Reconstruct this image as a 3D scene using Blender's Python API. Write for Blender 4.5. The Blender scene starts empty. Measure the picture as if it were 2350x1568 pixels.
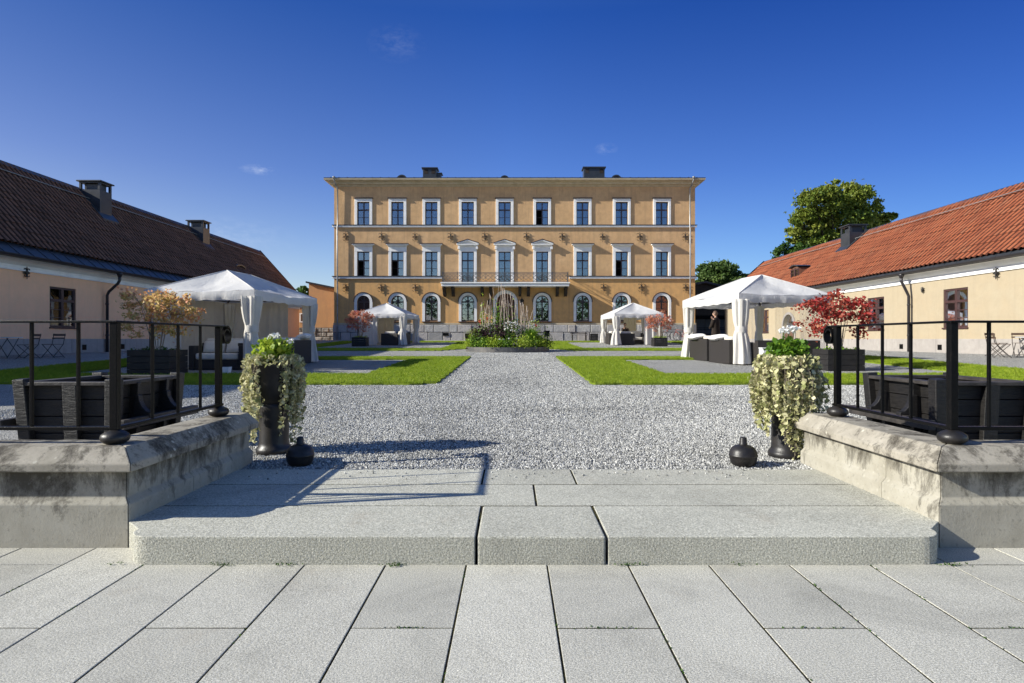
import bpy, math, random
import numpy as np
from mathutils import Matrix, Vector
R = random.Random(7)
NR = np.random.default_rng(7)
sc = bpy.context.scene
COL = sc.collection
PI = math.pi
F, CU, CV, H = 1400.0, 1174.5, 778.0, 1.2          # focal length and horizon of the survey sketch


def W(u, v, D):                                    # survey: sighting (u,v) at distance D -> metres
    return ((u - CU) * D / F, D, H + (CV - v) * D / F)


def UX(u, D):
    return (u - CU) * D / F


def VZ(v, D):
    return H + (CV - v) * D / F


GY = [3.72, 4.92, 8, 12, 15, 19, 36, 46, 60, 400]
GZ = [.130, .138, .205, .29, .36, .46, .80, 1.10, 1.2, 2.0]


def ground(x, y):
    z = float(np.interp(y, GY, GZ))
    a = min(max((abs(x) - 9) / 6.5, 0), 1)
    b = min(max((30 - y) / 10, 0), 1) * min(max((y - 6) / 6, 0), 1)
    return z + .19 * a * a * (3 - 2 * a) * b


# ------------------------------------------------------------------ materials
def nd(nt, t, **kw):
    n = nt.nodes.new(t)
    for k, v in kw.items():
        if k.startswith('i_'):
            n.inputs[k[2:].replace('_', ' ')].default_value = v
        else:
            setattr(n, k, v)
    return n


def c4(c):
    return (c[0], c[1], c[2], 1.0)


class Mat:
    """small wrapper that wires a principled material"""

    def __init__(s, name):
        s.m = bpy.data.materials.new(name)
        s.m.use_nodes = True
        s.nt = s.m.node_tree
        s.b = s.nt.nodes['Principled BSDF']
        s.out = s.nt.nodes['Material Output']
        s.tc = s.nt.nodes.new('ShaderNodeTexCoord')

    def l(s, a, b):
        s.nt.links.new(a, b)

    def noise(s, scale, detail=5, rough=.6, vec=None, dist=0):
        n = nd(s.nt, 'ShaderNodeTexNoise', i_Scale=scale, i_Detail=detail, i_Roughness=rough, i_Distortion=dist)
        s.l(vec or s.tc.outputs['Object'], n.inputs['Vector'])
        return n.outputs['Fac']

    def vor(s, scale, feature='F1', out='Distance', vec=None):
        n = nd(s.nt, 'ShaderNodeTexVoronoi', feature=feature, i_Scale=scale)
        s.l(vec or s.tc.outputs['Object'], n.inputs['Vector'])
        return n.outputs[out]

    def mapv(s, scale=(1, 1, 1), rot=(0, 0, 0), loc=(0, 0, 0)):
        n = nd(s.nt, 'ShaderNodeMapping')
        n.inputs['Scale'].default_value = scale
        n.inputs['Rotation'].default_value = rot
        n.inputs['Location'].default_value = loc
        s.l(s.tc.outputs['Object'], n.inputs['Vector'])
        return n.outputs['Vector']

    def ramp(s, fac, stops):
        n = nd(s.nt, 'ShaderNodeValToRGB')
        el = n.color_ramp.elements
        while len(el) < len(stops):
            el.new(.5)
        for e, (p, c) in zip(el, stops):
            e.position = p
            e.color = c4(c) if not isinstance(c, (int, float)) else (c, c, c, 1)
        s.l(fac, n.inputs['Fac'])
        return n.outputs['Color']

    def mix(s, fac, a, b, blend='MIX'):
        n = nd(s.nt, 'ShaderNodeMix', data_type='RGBA', blend_type=blend)
        for v, i in ((fac, 0), (a, 6), (b, 7)):
            if hasattr(v, 'is_output'):
                s.l(v, n.inputs[i])
            elif i == 0:
                n.inputs[0].default_value = v
            else:
                n.inputs[i].default_value = c4(v)
        return n.outputs[2]

    def attr(s, name='rnd'):
        n = nd(s.nt, 'ShaderNodeAttribute', attribute_name=name)
        return n.outputs['Fac']

    def rand(s):
        return nd(s.nt, 'ShaderNodeObjectInfo').outputs['Random']

    def bump(s, h, strength=.3, dist=.01, prev=None):
        n = nd(s.nt, 'ShaderNodeBump', i_Strength=strength, i_Distance=dist)
        s.l(h, n.inputs['Height'])
        if prev:
            s.l(prev, n.inputs['Normal'])
        s.l(n.outputs['Normal'], s.b.inputs['Normal'])
        return n.outputs['Normal']

    def base(s, c):
        if hasattr(c, 'is_output'):
            s.l(c, s.b.inputs['Base Color'])
        else:
            s.b.inputs['Base Color'].default_value = c4(c)

    def set(s, rough=.7, metal=0, spec=.4):
        s.b.inputs['Roughness'].default_value = rough
        s.b.inputs['Metallic'].default_value = metal
        s.b.inputs['Specular IOR Level'].default_value = spec
        return s


def pm(name, c1, c2=None, scale=4, rough=.75, metal=0, spec=.35, bs=60, bst=.2, bd=.004, lo=.35, hi=.65):
    m = Mat(name)
    m.set(rough, metal, spec)
    if c2 is None:
        c2 = tuple(x * .8 for x in c1)
    m.base(m.mix(m.ramp(m.noise(scale), [(lo, 0.0), (hi, 1.0)]), c1, c2))
    if bst:
        m.bump(m.noise(bs), bst, bd)
    return m.m


def leafmat(name, cols, trans=.35, rough=.55):
    m = Mat(name)
    m.set(rough, 0, .3)
    n = len(cols)
    c = m.ramp(m.attr('rnd'), [(i / max(1, n - 1), q) for i, q in enumerate(cols)])
    m.base(c)
    t = nd(m.nt, 'ShaderNodeBsdfTranslucent')
    m.l(c, t.inputs['Color'])
    mx = nd(m.nt, 'ShaderNodeMixShader')
    mx.inputs[0].default_value = trans
    m.l(m.b.outputs[0], mx.inputs[1])
    m.l(t.outputs[0], mx.inputs[2])
    m.l(mx.outputs[0], m.out.inputs['Surface'])
    return m.m


MT = {}


def make_materials():
    # granite of pavement and steps
    def granite(name, a, b, bst, gs, bd, hammered=False):
        m = Mat(name)
        m.set(.85, 0, .25)
        sp = m.ramp(m.noise(gs, 5, .85), [(.34, tuple(x * .62 for x in a)), (.45, a), (.55, tuple((x + y) / 2 for x, y in zip(a, b))), (.66, b)])
        big = m.ramp(m.noise(1.3, 8, .72, None, .8), [(.28, .74), (.5, .98), (.75, 1.08)])
        c = m.mix(1.0, sp, big, 'MULTIPLY')
        tint = m.ramp(m.attr('rnd'), [(0, .84), (1, 1.05)])
        c = m.mix(1.0, c, tint, 'MULTIPLY')
        rust = m.ramp(m.noise(2.3, 7, .7, m.mapv((1, 1, 1), (0, 0, 0), (7, 3, 1))), [(.58, 0.0), (.72, .4)])
        c = m.mix(rust, c, (.33, .29, .23))
        m.base(c)
        p = m.bump(m.noise(gs * .55, 5, .75), bst, bd)
        if hammered:                                   # bush-hammered risers, smoother flamed treads
            ge = nd(m.nt, 'ShaderNodeNewGeometry')
            sx = nd(m.nt, 'ShaderNodeSeparateXYZ')
            m.l(ge.outputs['True Normal'], sx.inputs[0])
            mr = nd(m.nt, 'ShaderNodeMapRange')
            m.l(sx.outputs[2], mr.inputs[0])
            mr.inputs[3].default_value = 1.0; mr.inputs[4].default_value = .42
            m.l(mr.outputs[0], p.node.inputs['Strength'])
        m.bump(m.noise(14, 4), .2, .010, p)
        return m.m
    MT['granite'] = granite('granite_slab', (.36, .35, .30), (.78, .755, .67), .5, 150, .008)
    MT['step'] = granite('granite_step', (.335, .33, .275), (.80, .78, .675), .9, 110, .014, True)
    m = Mat('joint_moss')
    m.set(.95, 0, .1)
    m.base(m.mix(m.ramp(m.noise(9, 6, .7), [(.45, 0.0), (.62, 1.0)]), (.022, .018, .013), (.055, .050, .016)))
    m.bump(m.noise(150), .6, .01)
    MT['joint'] = m.m
    # gravel
    m = Mat('grey_gravel')
    m.set(.85, 0, .25)
    v = m.vor(60, 'F1', 'Color')
    sep = nd(m.nt, 'ShaderNodeSeparateColor')
    m.l(v, sep.inputs[0])
    cc = m.ramp(sep.outputs[0], [(0, (.27, .267, .252)), (.5, (.44, .435, .41)), (1, (.60, .595, .56))])
    gap = m.ramp(m.vor(60, 'DISTANCE_TO_EDGE'), [(.02, .25), (.16, 1.0)])
    big = m.ramp(m.noise(.5, 7, .7), [(.3, .80), (.7, 1.08)])
    m.base(m.mix(1.0, m.mix(1.0, cc, gap, 'MULTIPLY'), big, 'MULTIPLY'))
    p = m.bump(m.vor(60), .9, .018)
    m.bump(m.noise(9, 5, .7), .5, .05, p)
    MT['gravel'] = m.m
    m = Mat('gravel_stone')
    m.set(.8, 0, .3)
    gp = nd(m.nt, 'ShaderNodeNewGeometry')
    pat = m.ramp(m.noise(.45, 7, .7, gp.outputs['Position'], 1.2), [(.3, .70), (.5, .98), (.75, 1.10)])
    m.base(m.mix(1.0, pat, m.ramp(m.rand(), [(0, (.09, .09, .085)), (.3, (.27, .268, .252)), (.7, (.44, .435, .41)), (1, (.68, .67, .63))]), 'MULTIPLY'))
    m.bump(m.noise(300), .3, .003)
    MT['stone'] = m.m
    m = Mat('lawn_soil')
    m.set(.9, 0, .2)
    m.base(m.mix(m.ramp(m.noise(3), [(.35, 0.0), (.65, 1.0)]), (.15, .21, .014), (.20, .26, .02)))
    m.bump(m.noise(90, 6, .8), .9, .03)
    MT['lawn'] = m.m
    m = Mat('grass_blade')
    m.set(.5, 0, .3)
    cg = m.ramp(m.rand(), [(0, (.17, .26, .012)), (.5, (.26, .36, .022)), (1, (.38, .45, .04))])
    m.base(cg)
    gp = nd(m.nt, 'ShaderNodeNewGeometry')
    cg = m.mix(m.ramp(m.noise(.9, 6, .7, gp.outputs['Position']), [(.4, 0.0), (.7, .65)]), cg, (.12, .19, .012))
    cg = m.mix(m.ramp(m.noise(2.3, 4, .7, gp.outputs['Position']), [(.60, 0.0), (.75, .5)]), cg, (.34, .33, .06))
    t = nd(m.nt, 'ShaderNodeBsdfTranslucent')
    m.l(cg, t.inputs['Color'])
    mx = nd(m.nt, 'ShaderNodeMixShader')
    mx.inputs[0].default_value = .4
    m.l(m.b.outputs[0], mx.inputs[1]); m.l(t.outputs[0], mx.inputs[2]); m.l(mx.outputs[0], m.out.inputs['Surface'])
    MT['blade'] = m.m
    MT['earth'] = pm('dark_soil', (.05, .035, .022), (.03, .022, .015), 12, .95)

    # weathered sandstone of the parapets
    def sandstone(name, a, b, dark, amount, streak=True):
        m = Mat(name)
        m.set(.88, 0, .2)
        c = m.mix(m.ramp(m.noise(3.2, 7, .7), [(.33, 0.0), (.68, 1.0)]), a, b)
        st = m.noise(2.0 if streak else 4.5, 12, .78, m.mapv((1.6, 1.6, .7) if streak else (1, 1, 1), (0, 0, 0), (3, 1, 2)), .3)
        if streak:                                     # rain stains hang below the coping
            sx = nd(m.nt, 'ShaderNodeSeparateXYZ')
            m.l(m.tc.outputs['Object'], sx.inputs[0])
            mr = nd(m.nt, 'ShaderNodeMapRange')
            m.l(sx.outputs[2], mr.inputs[0])
            mr.inputs[1].default_value = .05; mr.inputs[2].default_value = .45
            mr.inputs[3].default_value = -.10; mr.inputs[4].default_value = .14
            ad = nd(m.nt, 'ShaderNodeMath', operation='ADD')
            m.l(st, ad.inputs[0]); m.l(mr.outputs[0], ad.inputs[1])
            st = ad.outputs[0]
        c = m.mix(m.ramp(st, [(.60 - amount, 0.0), (.66 - amount, .55), (.74 - amount, .92)]), c, dark)
        sp = m.ramp(m.noise(34, 4, .6), [(.58, 0.0), (.70, .6)])
        c = m.mix(sp, c, tuple(x * .5 for x in a))
        lich = m.ramp(m.vor(15), [(.12, .25 if streak else .7), (.2, 0.0)])
        lm = m.ramp(m.noise(3), [(.50, 0.0), (.58, 1.0)])
        c = m.mix(m.mix(1.0, lich, lm, 'MULTIPLY'), c, (.52, .50, .42))
        m.base(c)
        p = m.bump(m.noise(70, 6, .75), .35, .006)
        m.bump(m.noise(9, 5, .7), .22, .008, p)
        return m.m
    MT['wallstone'] = sandstone('parapet_sandstone', (.37, .35, .295), (.27, .25, .20), (.055, .048, .037), .055)
    MT['capstone'] = sandstone('parapet_capstone', (.37, .34, .285), (.22, .20, .16), (.040, .034, .027), .112, False)
    # iron
    m = Mat('black_iron')
    m.set(.34, .0, .12)
    m.base(m.mix(m.ramp(m.noise(30, 6, .7), [(.55, 0.0), (.75, 1.0)]), (.004, .004, .0045), (.014, .012, .011)))
    m.bump(m.noise(90, 4, .7), .45, .004)
    MT['iron'] = m.m
    MT['castiron'] = pm('cast_iron', (.011, .0105, .011), (.024, .021, .019), 9, .42, 0, .4, 55, .35, .004)
    MT['metalroof'] = pm('black_sheet_metal', (.022, .026, .032), (.035, .038, .045), 3, .38, 0, .5, 4, .15, .02)
    MT['zinc'] = pm('grey_zinc_pipe', (.30, .30, .30), (.20, .20, .20), 4, .4, .3, .5, 40, .1)
    MT['darkpipe'] = pm('dark_painted_pipe', (.03, .024, .028), (.02, .018, .02), 5, .4, 0, .5, 40, .1)

    # plaster
    def plaster(name, a, b, dirt, sc_=1.0, lower=None):
        m = Mat(name)
        m.set(.9, 0, .2)
        c = m.mix(m.ramp(m.noise(.55 * sc_, 8, .68, None, .6), [(.3, 0.0), (.7, 1.0)]), a, b)
        if lower:                                      # the ground floor is limewashed in a deeper ochre
            sx = nd(m.nt, 'ShaderNodeSeparateXYZ')
            m.l(m.tc.outputs['Object'], sx.inputs[0])
            lt = nd(m.nt, 'ShaderNodeMath', operation='LESS_THAN')
            m.l(sx.outputs[2], lt.inputs[0]); lt.inputs[1].default_value = lower[0]
            sc2 = nd(m.nt, 'ShaderNodeMath', operation='MULTIPLY')
            m.l(lt.outputs[0], sc2.inputs[0]); sc2.inputs[1].default_value = .75
            c = m.mix(sc2.outputs[0], c, lower[1])
        c2 = m.ramp(m.noise(2.6 * sc_, 7, .7), [(.42, 0.0), (.75, .5)])
        c = m.mix(c2, c, dirt)
        st = m.ramp(m.noise(1.3, 8, .75, m.mapv((3.5, 3.5, .22))), [(.50, 0.0), (.72, .6)])
        c = m.mix(st, c, dirt)
        m.base(c)
        p = m.bump(m.noise(22, 5, .7), .22, .02)
        m.bump(m.noise(3, 4), .25, .04, p)
        return m.m
    MT['ochre'] = plaster('ochre_plaster', (.66, .425, .225), (.53, .33, .165), (.34, .22, .12), lower=(4.62, (.67, .375, .135)))
    MT['ochreshed'] = plaster('orange_plaster', (.52, .30, .145), (.46, .26, .13), (.36, .22, .13))
    MT['pink'] = plaster('pink_plaster', (.90, .52, .305), (.84, .475, .28), (.72, .44, .27), 1.3)
    MT['cream'] = plaster('cream_plaster', (.365, .31, .22), (.36, .29, .195), (.30, .25, .175), 1.3)
    MT['plinthpaint'] = plaster('pale_plinth_stone', (.36, .33, .30), (.30, .275, .255), (.22, .20, .185), 2)
    MT['white'] = pm('white_painted_plaster', (.82, .81, .79), (.74, .73, .71), 3, .7, 0, .3, 40, .12)
    MT['cornice'] = pm('stone_cornice', (.55, .46, .32), (.44, .36, .24), 2.5, .8, 0, .3, 30, .25)
    m = Mat('hewn_granite')
    m.set(.85, 0, .3)
    c = m.mix(m.ramp(m.noise(1.6, 7, .7), [(.3, 0.0), (.7, 1.0)]), (.34, .335, .33), (.52, .50, .475))
    c = m.mix(m.ramp(m.attr('rnd'), [(0, 0.0), (.5, .1), (1, .75)]), c, (.44, .39, .36))
    c = m.mix(m.ramp(m.attr('rnd'), [(0, .6), (.3, 0.0)]), c, (.15, .15, .155))
    m.base(m.mix(m.ramp(m.noise(40, 3), [(.5, 0.0), (.65, .5)]), c, (.14, .135, .13)))
    p = m.bump(m.noise(5, 6, .75), .8, .06)
    m.bump(m.noise(40, 5), .4, .01, p)
    MT['hewn'] = m.m
    MT['mortar'] = pm('plinth_mortar', (.17, .155, .14), None, 8, .95)
    MT['rubble'] = pm('rubble_stone', (.42, .39, .36), (.13, .12, .11), 2.2, .9, 0, .2, 6, .9, .05, .4, .6)
    MT['winframe'] = pm('dark_window_paint', (.030, .018, .018), (.05, .028, .025), 6, .45, 0, .5, 60, .1)
    MT['redframe'] = pm('brown_red_window_paint', (.060, .026, .026), (.045, .021, .02), 6, .5, 0, .5, 60, .1)
    MT['doorwood'] = pm('brown_door_wood', (.16, .075, .035), (.10, .045, .022), 4, .55, 0, .4, 40, .25)
    m = Mat('window_glass')
    g = nd(m.nt, 'ShaderNodeBsdfGlossy', i_Roughness=.015)
    g.inputs['Color'].default_value = (.95, .97, 1, 1)
    t = nd(m.nt, 'ShaderNodeBsdfTransparent')
    t.inputs['Color'].default_value = (.80, .84, .86, 1)
    bm_ = nd(m.nt, 'ShaderNodeBump', i_Strength=.05, i_Distance=.02)
    m.l(m.noise(1.6, 2), bm_.inputs['Height'])
    m.l(bm_.outputs[0], g.inputs['Normal'])
    mx = nd(m.nt, 'ShaderNodeMixShader')
    fr = nd(m.nt, 'ShaderNodeFresnel', i_IOR=2.6)
    m.l(fr.outputs[0], mx.inputs[0]); m.l(t.outputs[0], mx.inputs[1]); m.l(g.outputs[0], mx.inputs[2])
    m.l(mx.outputs[0], m.out.inputs['Surface'])
    MT['glass'] = m.m
    MT['room'] = pm('dim_room', (.05, .04, .035), (.025, .02, .02), 1.2, .9, 0, .2, 20, 0)
    MT['curtain'] = pm('white_curtain', (.75, .75, .74), (.6, .6, .6), 6, .85, 0, .2, 30, .2)

    # roof tiles
    def tiles(name, cols):
        m = Mat(name)
        m.set(.8, 0, .3)
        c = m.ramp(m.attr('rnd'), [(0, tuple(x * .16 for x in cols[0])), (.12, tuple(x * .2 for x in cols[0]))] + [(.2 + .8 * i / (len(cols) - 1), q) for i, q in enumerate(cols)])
        c = m.mix(m.ramp(m.noise(.9, 7, .7), [(.48, 0.0), (.72, .6)]), c, tuple(x * .55 for x in cols[0]))
        m.base(m.mix(m.ramp(m.noise(16, 4, .7), [(.66, 0.0), (.76, .4)]), c, (.24, .19, .15)))
        m.bump(m.noise(45, 5, .7), .4, .012)
        return m.m
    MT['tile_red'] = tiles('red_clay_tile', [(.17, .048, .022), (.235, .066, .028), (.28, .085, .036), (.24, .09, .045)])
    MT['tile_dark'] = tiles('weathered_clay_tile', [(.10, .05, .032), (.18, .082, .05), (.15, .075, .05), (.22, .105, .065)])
    # tents

    def cloth(name, col, tr, bst=.5):
        m = Mat(name)
        m.set(.85, 0, .2)
        c = m.mix(m.ramp(m.noise(2.5, 5), [(.35, 0.0), (.7, 1.0)]), col, tuple(x * .88 for x in col))
        m.base(c)
        n = m.bump(m.noise(7, 5, .6, m.mapv((1, 1, .5)), .8), bst, .03)
        t = nd(m.nt, 'ShaderNodeBsdfTranslucent')
        m.l(c, t.inputs['Color']); m.l(n, t.inputs['Normal'])
        mx = nd(m.nt, 'ShaderNodeMixShader')
        mx.inputs[0].default_value = tr
        m.l(m.b.outputs[0], mx.inputs[1]); m.l(t.outputs[0], mx.inputs[2]); m.l(mx.outputs[0], m.out.inputs['Surface'])
        return m.m
    MT['canvas'] = cloth('white_canvas', (.72, .71, .70), .30)
    MT['drape'] = cloth('offwhite_drape', (.74, .71, .66), .30, .4)
    MT['netting'] = cloth('beige_netting', (.66, .58, .45), .45, .15)
    m = Mat('sheer_plastic')
    m.base((.8, .79, .76)); m.set(.25, 0, .5)
    t = nd(m.nt, 'ShaderNodeBsdfTransparent')
    mx = nd(m.nt, 'ShaderNodeMixShader')
    m.l(m.ramp(m.noise(3, 3, .5, m.mapv((4, 4, .3))), [(.35, .12), (.7, .36)]), mx.inputs[0])
    m.l(t.outputs[0], mx.inputs[1]); m.l(m.b.outputs[0], mx.inputs[2]); m.l(mx.outputs[0], m.out.inputs['Surface'])
    MT['sheer'] = m.m
    m = Mat('dark_rattan')
    m.set(.55, 0, .4)
    wv = m.nt.nodes.new('ShaderNodeTexWave'); wv.inputs['Scale'].default_value = 28; wv.bands_direction = 'Z'
    m.l(m.tc.outputs['Object'], wv.inputs['Vector'])
    m.base(m.mix(m.noise(40), (.020, .017, .016), (.045, .039, .035)))
    m.bump(wv.outputs['Fac'], .6, .01)
    MT['rattan'] = m.m
    MT['cushion'] = pm('beige_cushion', (.66, .62, .55), (.58, .54, .47), 3, .9, 0, .2, 9, .3, .02)
    MT['pillow'] = pm('white_pillow', (.80, .79, .77), (.72, .71, .69), 3, .9, 0, .2, 9, .3, .02)
    m = Mat('tarred_timber')
    m.set(.5, 0, .45)
    gr = m.noise(9, 6, .7, m.mapv((1, 1, 7)), 1.0)
    m.base(m.mix(m.ramp(gr, [(.4, 0.0), (.7, 1.0)]), (.006, .0055, .0055), (.020, .0175, .016)))
    m.bump(gr, .6, .012)
    MT['timber'] = m.m
    MT['timbertop'] = pm('worn_black_timber', (.02, .0175, .016), (.055, .048, .042), 7, .6, 0, .4, 30, .5, .01)
    MT['box'] = pm('black_planter_wood', (.010, .009, .009), (.02, .018, .017), 5, .55, 0, .4, 30, .4, .01)
    MT['rim'] = pm('dark_steel_rim', (.10, .10, .105), (.16, .15, .14), 4, .45, .4, .5, 12, .2)
    MT['pole'] = pm('peeled_branch', (.46, .39, .32), (.24, .18, .14), 7, .8, 0, .3, 40, .5)
    MT['stem'] = pm('grey_stem', (.30, .25, .19), (.20, .16, .12), 12, .8)
    MT['bark'] = pm('tree_bark', (.09, .07, .05), (.05, .04, .03), 3, .9)
    MT['chairiron'] = pm('bistro_iron', (.06, .05, .045), None, 5, .5)
    MT['chairwood'] = pm('bistro_wood', (.10, .06, .04), (.07, .042, .03), 5, .6)
    MT['tabletop'] = pm('pale_table_top', (.55, .55, .55), None, 5, .4)
    MT['barnboard'] = pm('dark_barn_board', (.045, .035, .028), (.03, .024, .02), 3, .8)
    MT['barndoor'] = pm('grey_blue_door', (.11, .115, .135), (.09, .095, .115), 3, .6)
    MT['bench'] = pm('grey_bench_wood', (.18, .16, .14), None, 5, .7)
    MT['pot'] = pm('white_ceramic', (.75, .75, .75), None, 4, .4)
    MT['tyre'] = pm('rubber_tyre', (.02, .02, .02), None, 5, .8)
    MT['redpaint'] = pm('red_bicycle_paint', (.35, .07, .05), None, 5, .4)
    MT['greypaint'] = pm('grey_bicycle_paint', (.13, .13, .14), None, 5, .4)
    MT['chrome'] = pm('bright_metal', (.6, .6, .6), None, 5, .25, .9)
    MT['skin'] = pm('skin', (.48, .29, .21), (.44, .26, .18), 8, .6, 0, .4, 60, .1)
    MT['hair'] = pm('brown_hair', (.06, .035, .02), (.10, .055, .03), 20, .6, 0, .4, 60, .4)
    MT['coat'] = pm('dark_brown_coat', (.028, .02, .015), (.018, .013, .010), 8, .85, 0, .2, 60, .4)
    MT['jeans'] = pm('dark_blue_jeans', (.035, .05, .09), (.025, .035, .065), 8, .85, 0, .2, 80, .3)
    MT['lamp'] = pm('dark_lantern_metal', (.025, .022, .02), None, 5, .5)
    MT['balciron'] = pm('grey_balcony_iron', (.11, .11, .112), (.07, .07, .07), 5, .5)
    MT['paper'] = pm('white_notice', (.75, .75, .73), None, 5, .6)
    # foliage
    MT['l_orange'] = leafmat('orange_leaf', [(.64, .22, .13), (.72, .36, .15), (.74, .52, .22), (.50, .40, .12), (.70, .32, .22)])
    MT['l_red'] = leafmat('crimson_leaf', [(.27, .022, .025), (.42, .045, .042), (.36, .08, .045), (.17, .022, .022), (.42, .15, .07)])
    MT['l_pink'] = leafmat('coral_leaf', [(.48, .10, .07), (.56, .19, .12), (.50, .26, .15), (.40, .08, .06)])
    MT['l_green'] = leafmat('fresh_green_leaf', [(.06, .14, .015), (.12, .24, .02), (.22, .36, .03)])
    MT['l_lime'] = leafmat('lime_leaf', [(.20, .30, .02), (.32, .44, .04), (.42, .48, .06)])
    MT['l_dark'] = leafmat('dark_green_leaf', [(.03, .07, .012), (.05, .11, .018), (.08, .15, .025)])
    MT['l_purple'] = leafmat('purple_leaf', [(.030, .012, .020), (.06, .018, .032), (.04, .03, .02)], .2)
    MT['l_trail'] = leafmat('silver_cream_leaf', [(.30, .32, .12), (.52, .50, .26), (.66, .62, .38), (.20, .22, .08)], .25)
    MT['l_tree'] = leafmat('broadleaf', [(.08, .135, .018), (.14, .195, .026), (.20, .24, .036), (.26, .27, .05)], .3)
    MT['l_tree2'] = leafmat('bluish_broadleaf', [(.05, .095, .022), (.08, .135, .03), (.12, .175, .04)], .3)
    MT['f_white'] = leafmat('white_petal', [(.80, .80, .76), (.88, .88, .85)], .3)
    MT['f_red'] = leafmat('red_petal', [(.65, .06, .03), (.75, .14, .05)], .3)


make_materials()

# ------------------------------------------------------------------ mesh helpers
WM = {}


def setp(o, label=None, cat=None, group=None, kind=None):
    for k, v in (('label', label), ('category', cat), ('group', group), ('kind', kind)):
        if v:
            o[k] = v
    return o


def thing(name, label, cat, loc=(0, 0, 0), rz=0, group=None):
    o = bpy.data.objects.new(name, None)
    o.empty_display_size = .2
    COL.objects.link(o)
    o.location = loc
    o.rotation_euler = (0, 0, rz)
    WM[o.name] = Matrix.Translation(loc) @ Matrix.Rotation(rz, 4, 'Z')
    return setp(o, label, cat, group)


def copy_tree(o, loc=None, rz=None, label=None, parent=None):
    c = o.copy()
    COL.objects.link(c)
    if parent:
        c.parent = parent
    if loc is not None:
        c.location = loc
    if rz is not None:
        c.rotation_euler = (0, 0, rz)
    if label:
        c['label'] = label
    for ch in list(o.children):
        if ch != c:
            copy_tree(ch, parent=c)
    return c


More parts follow.
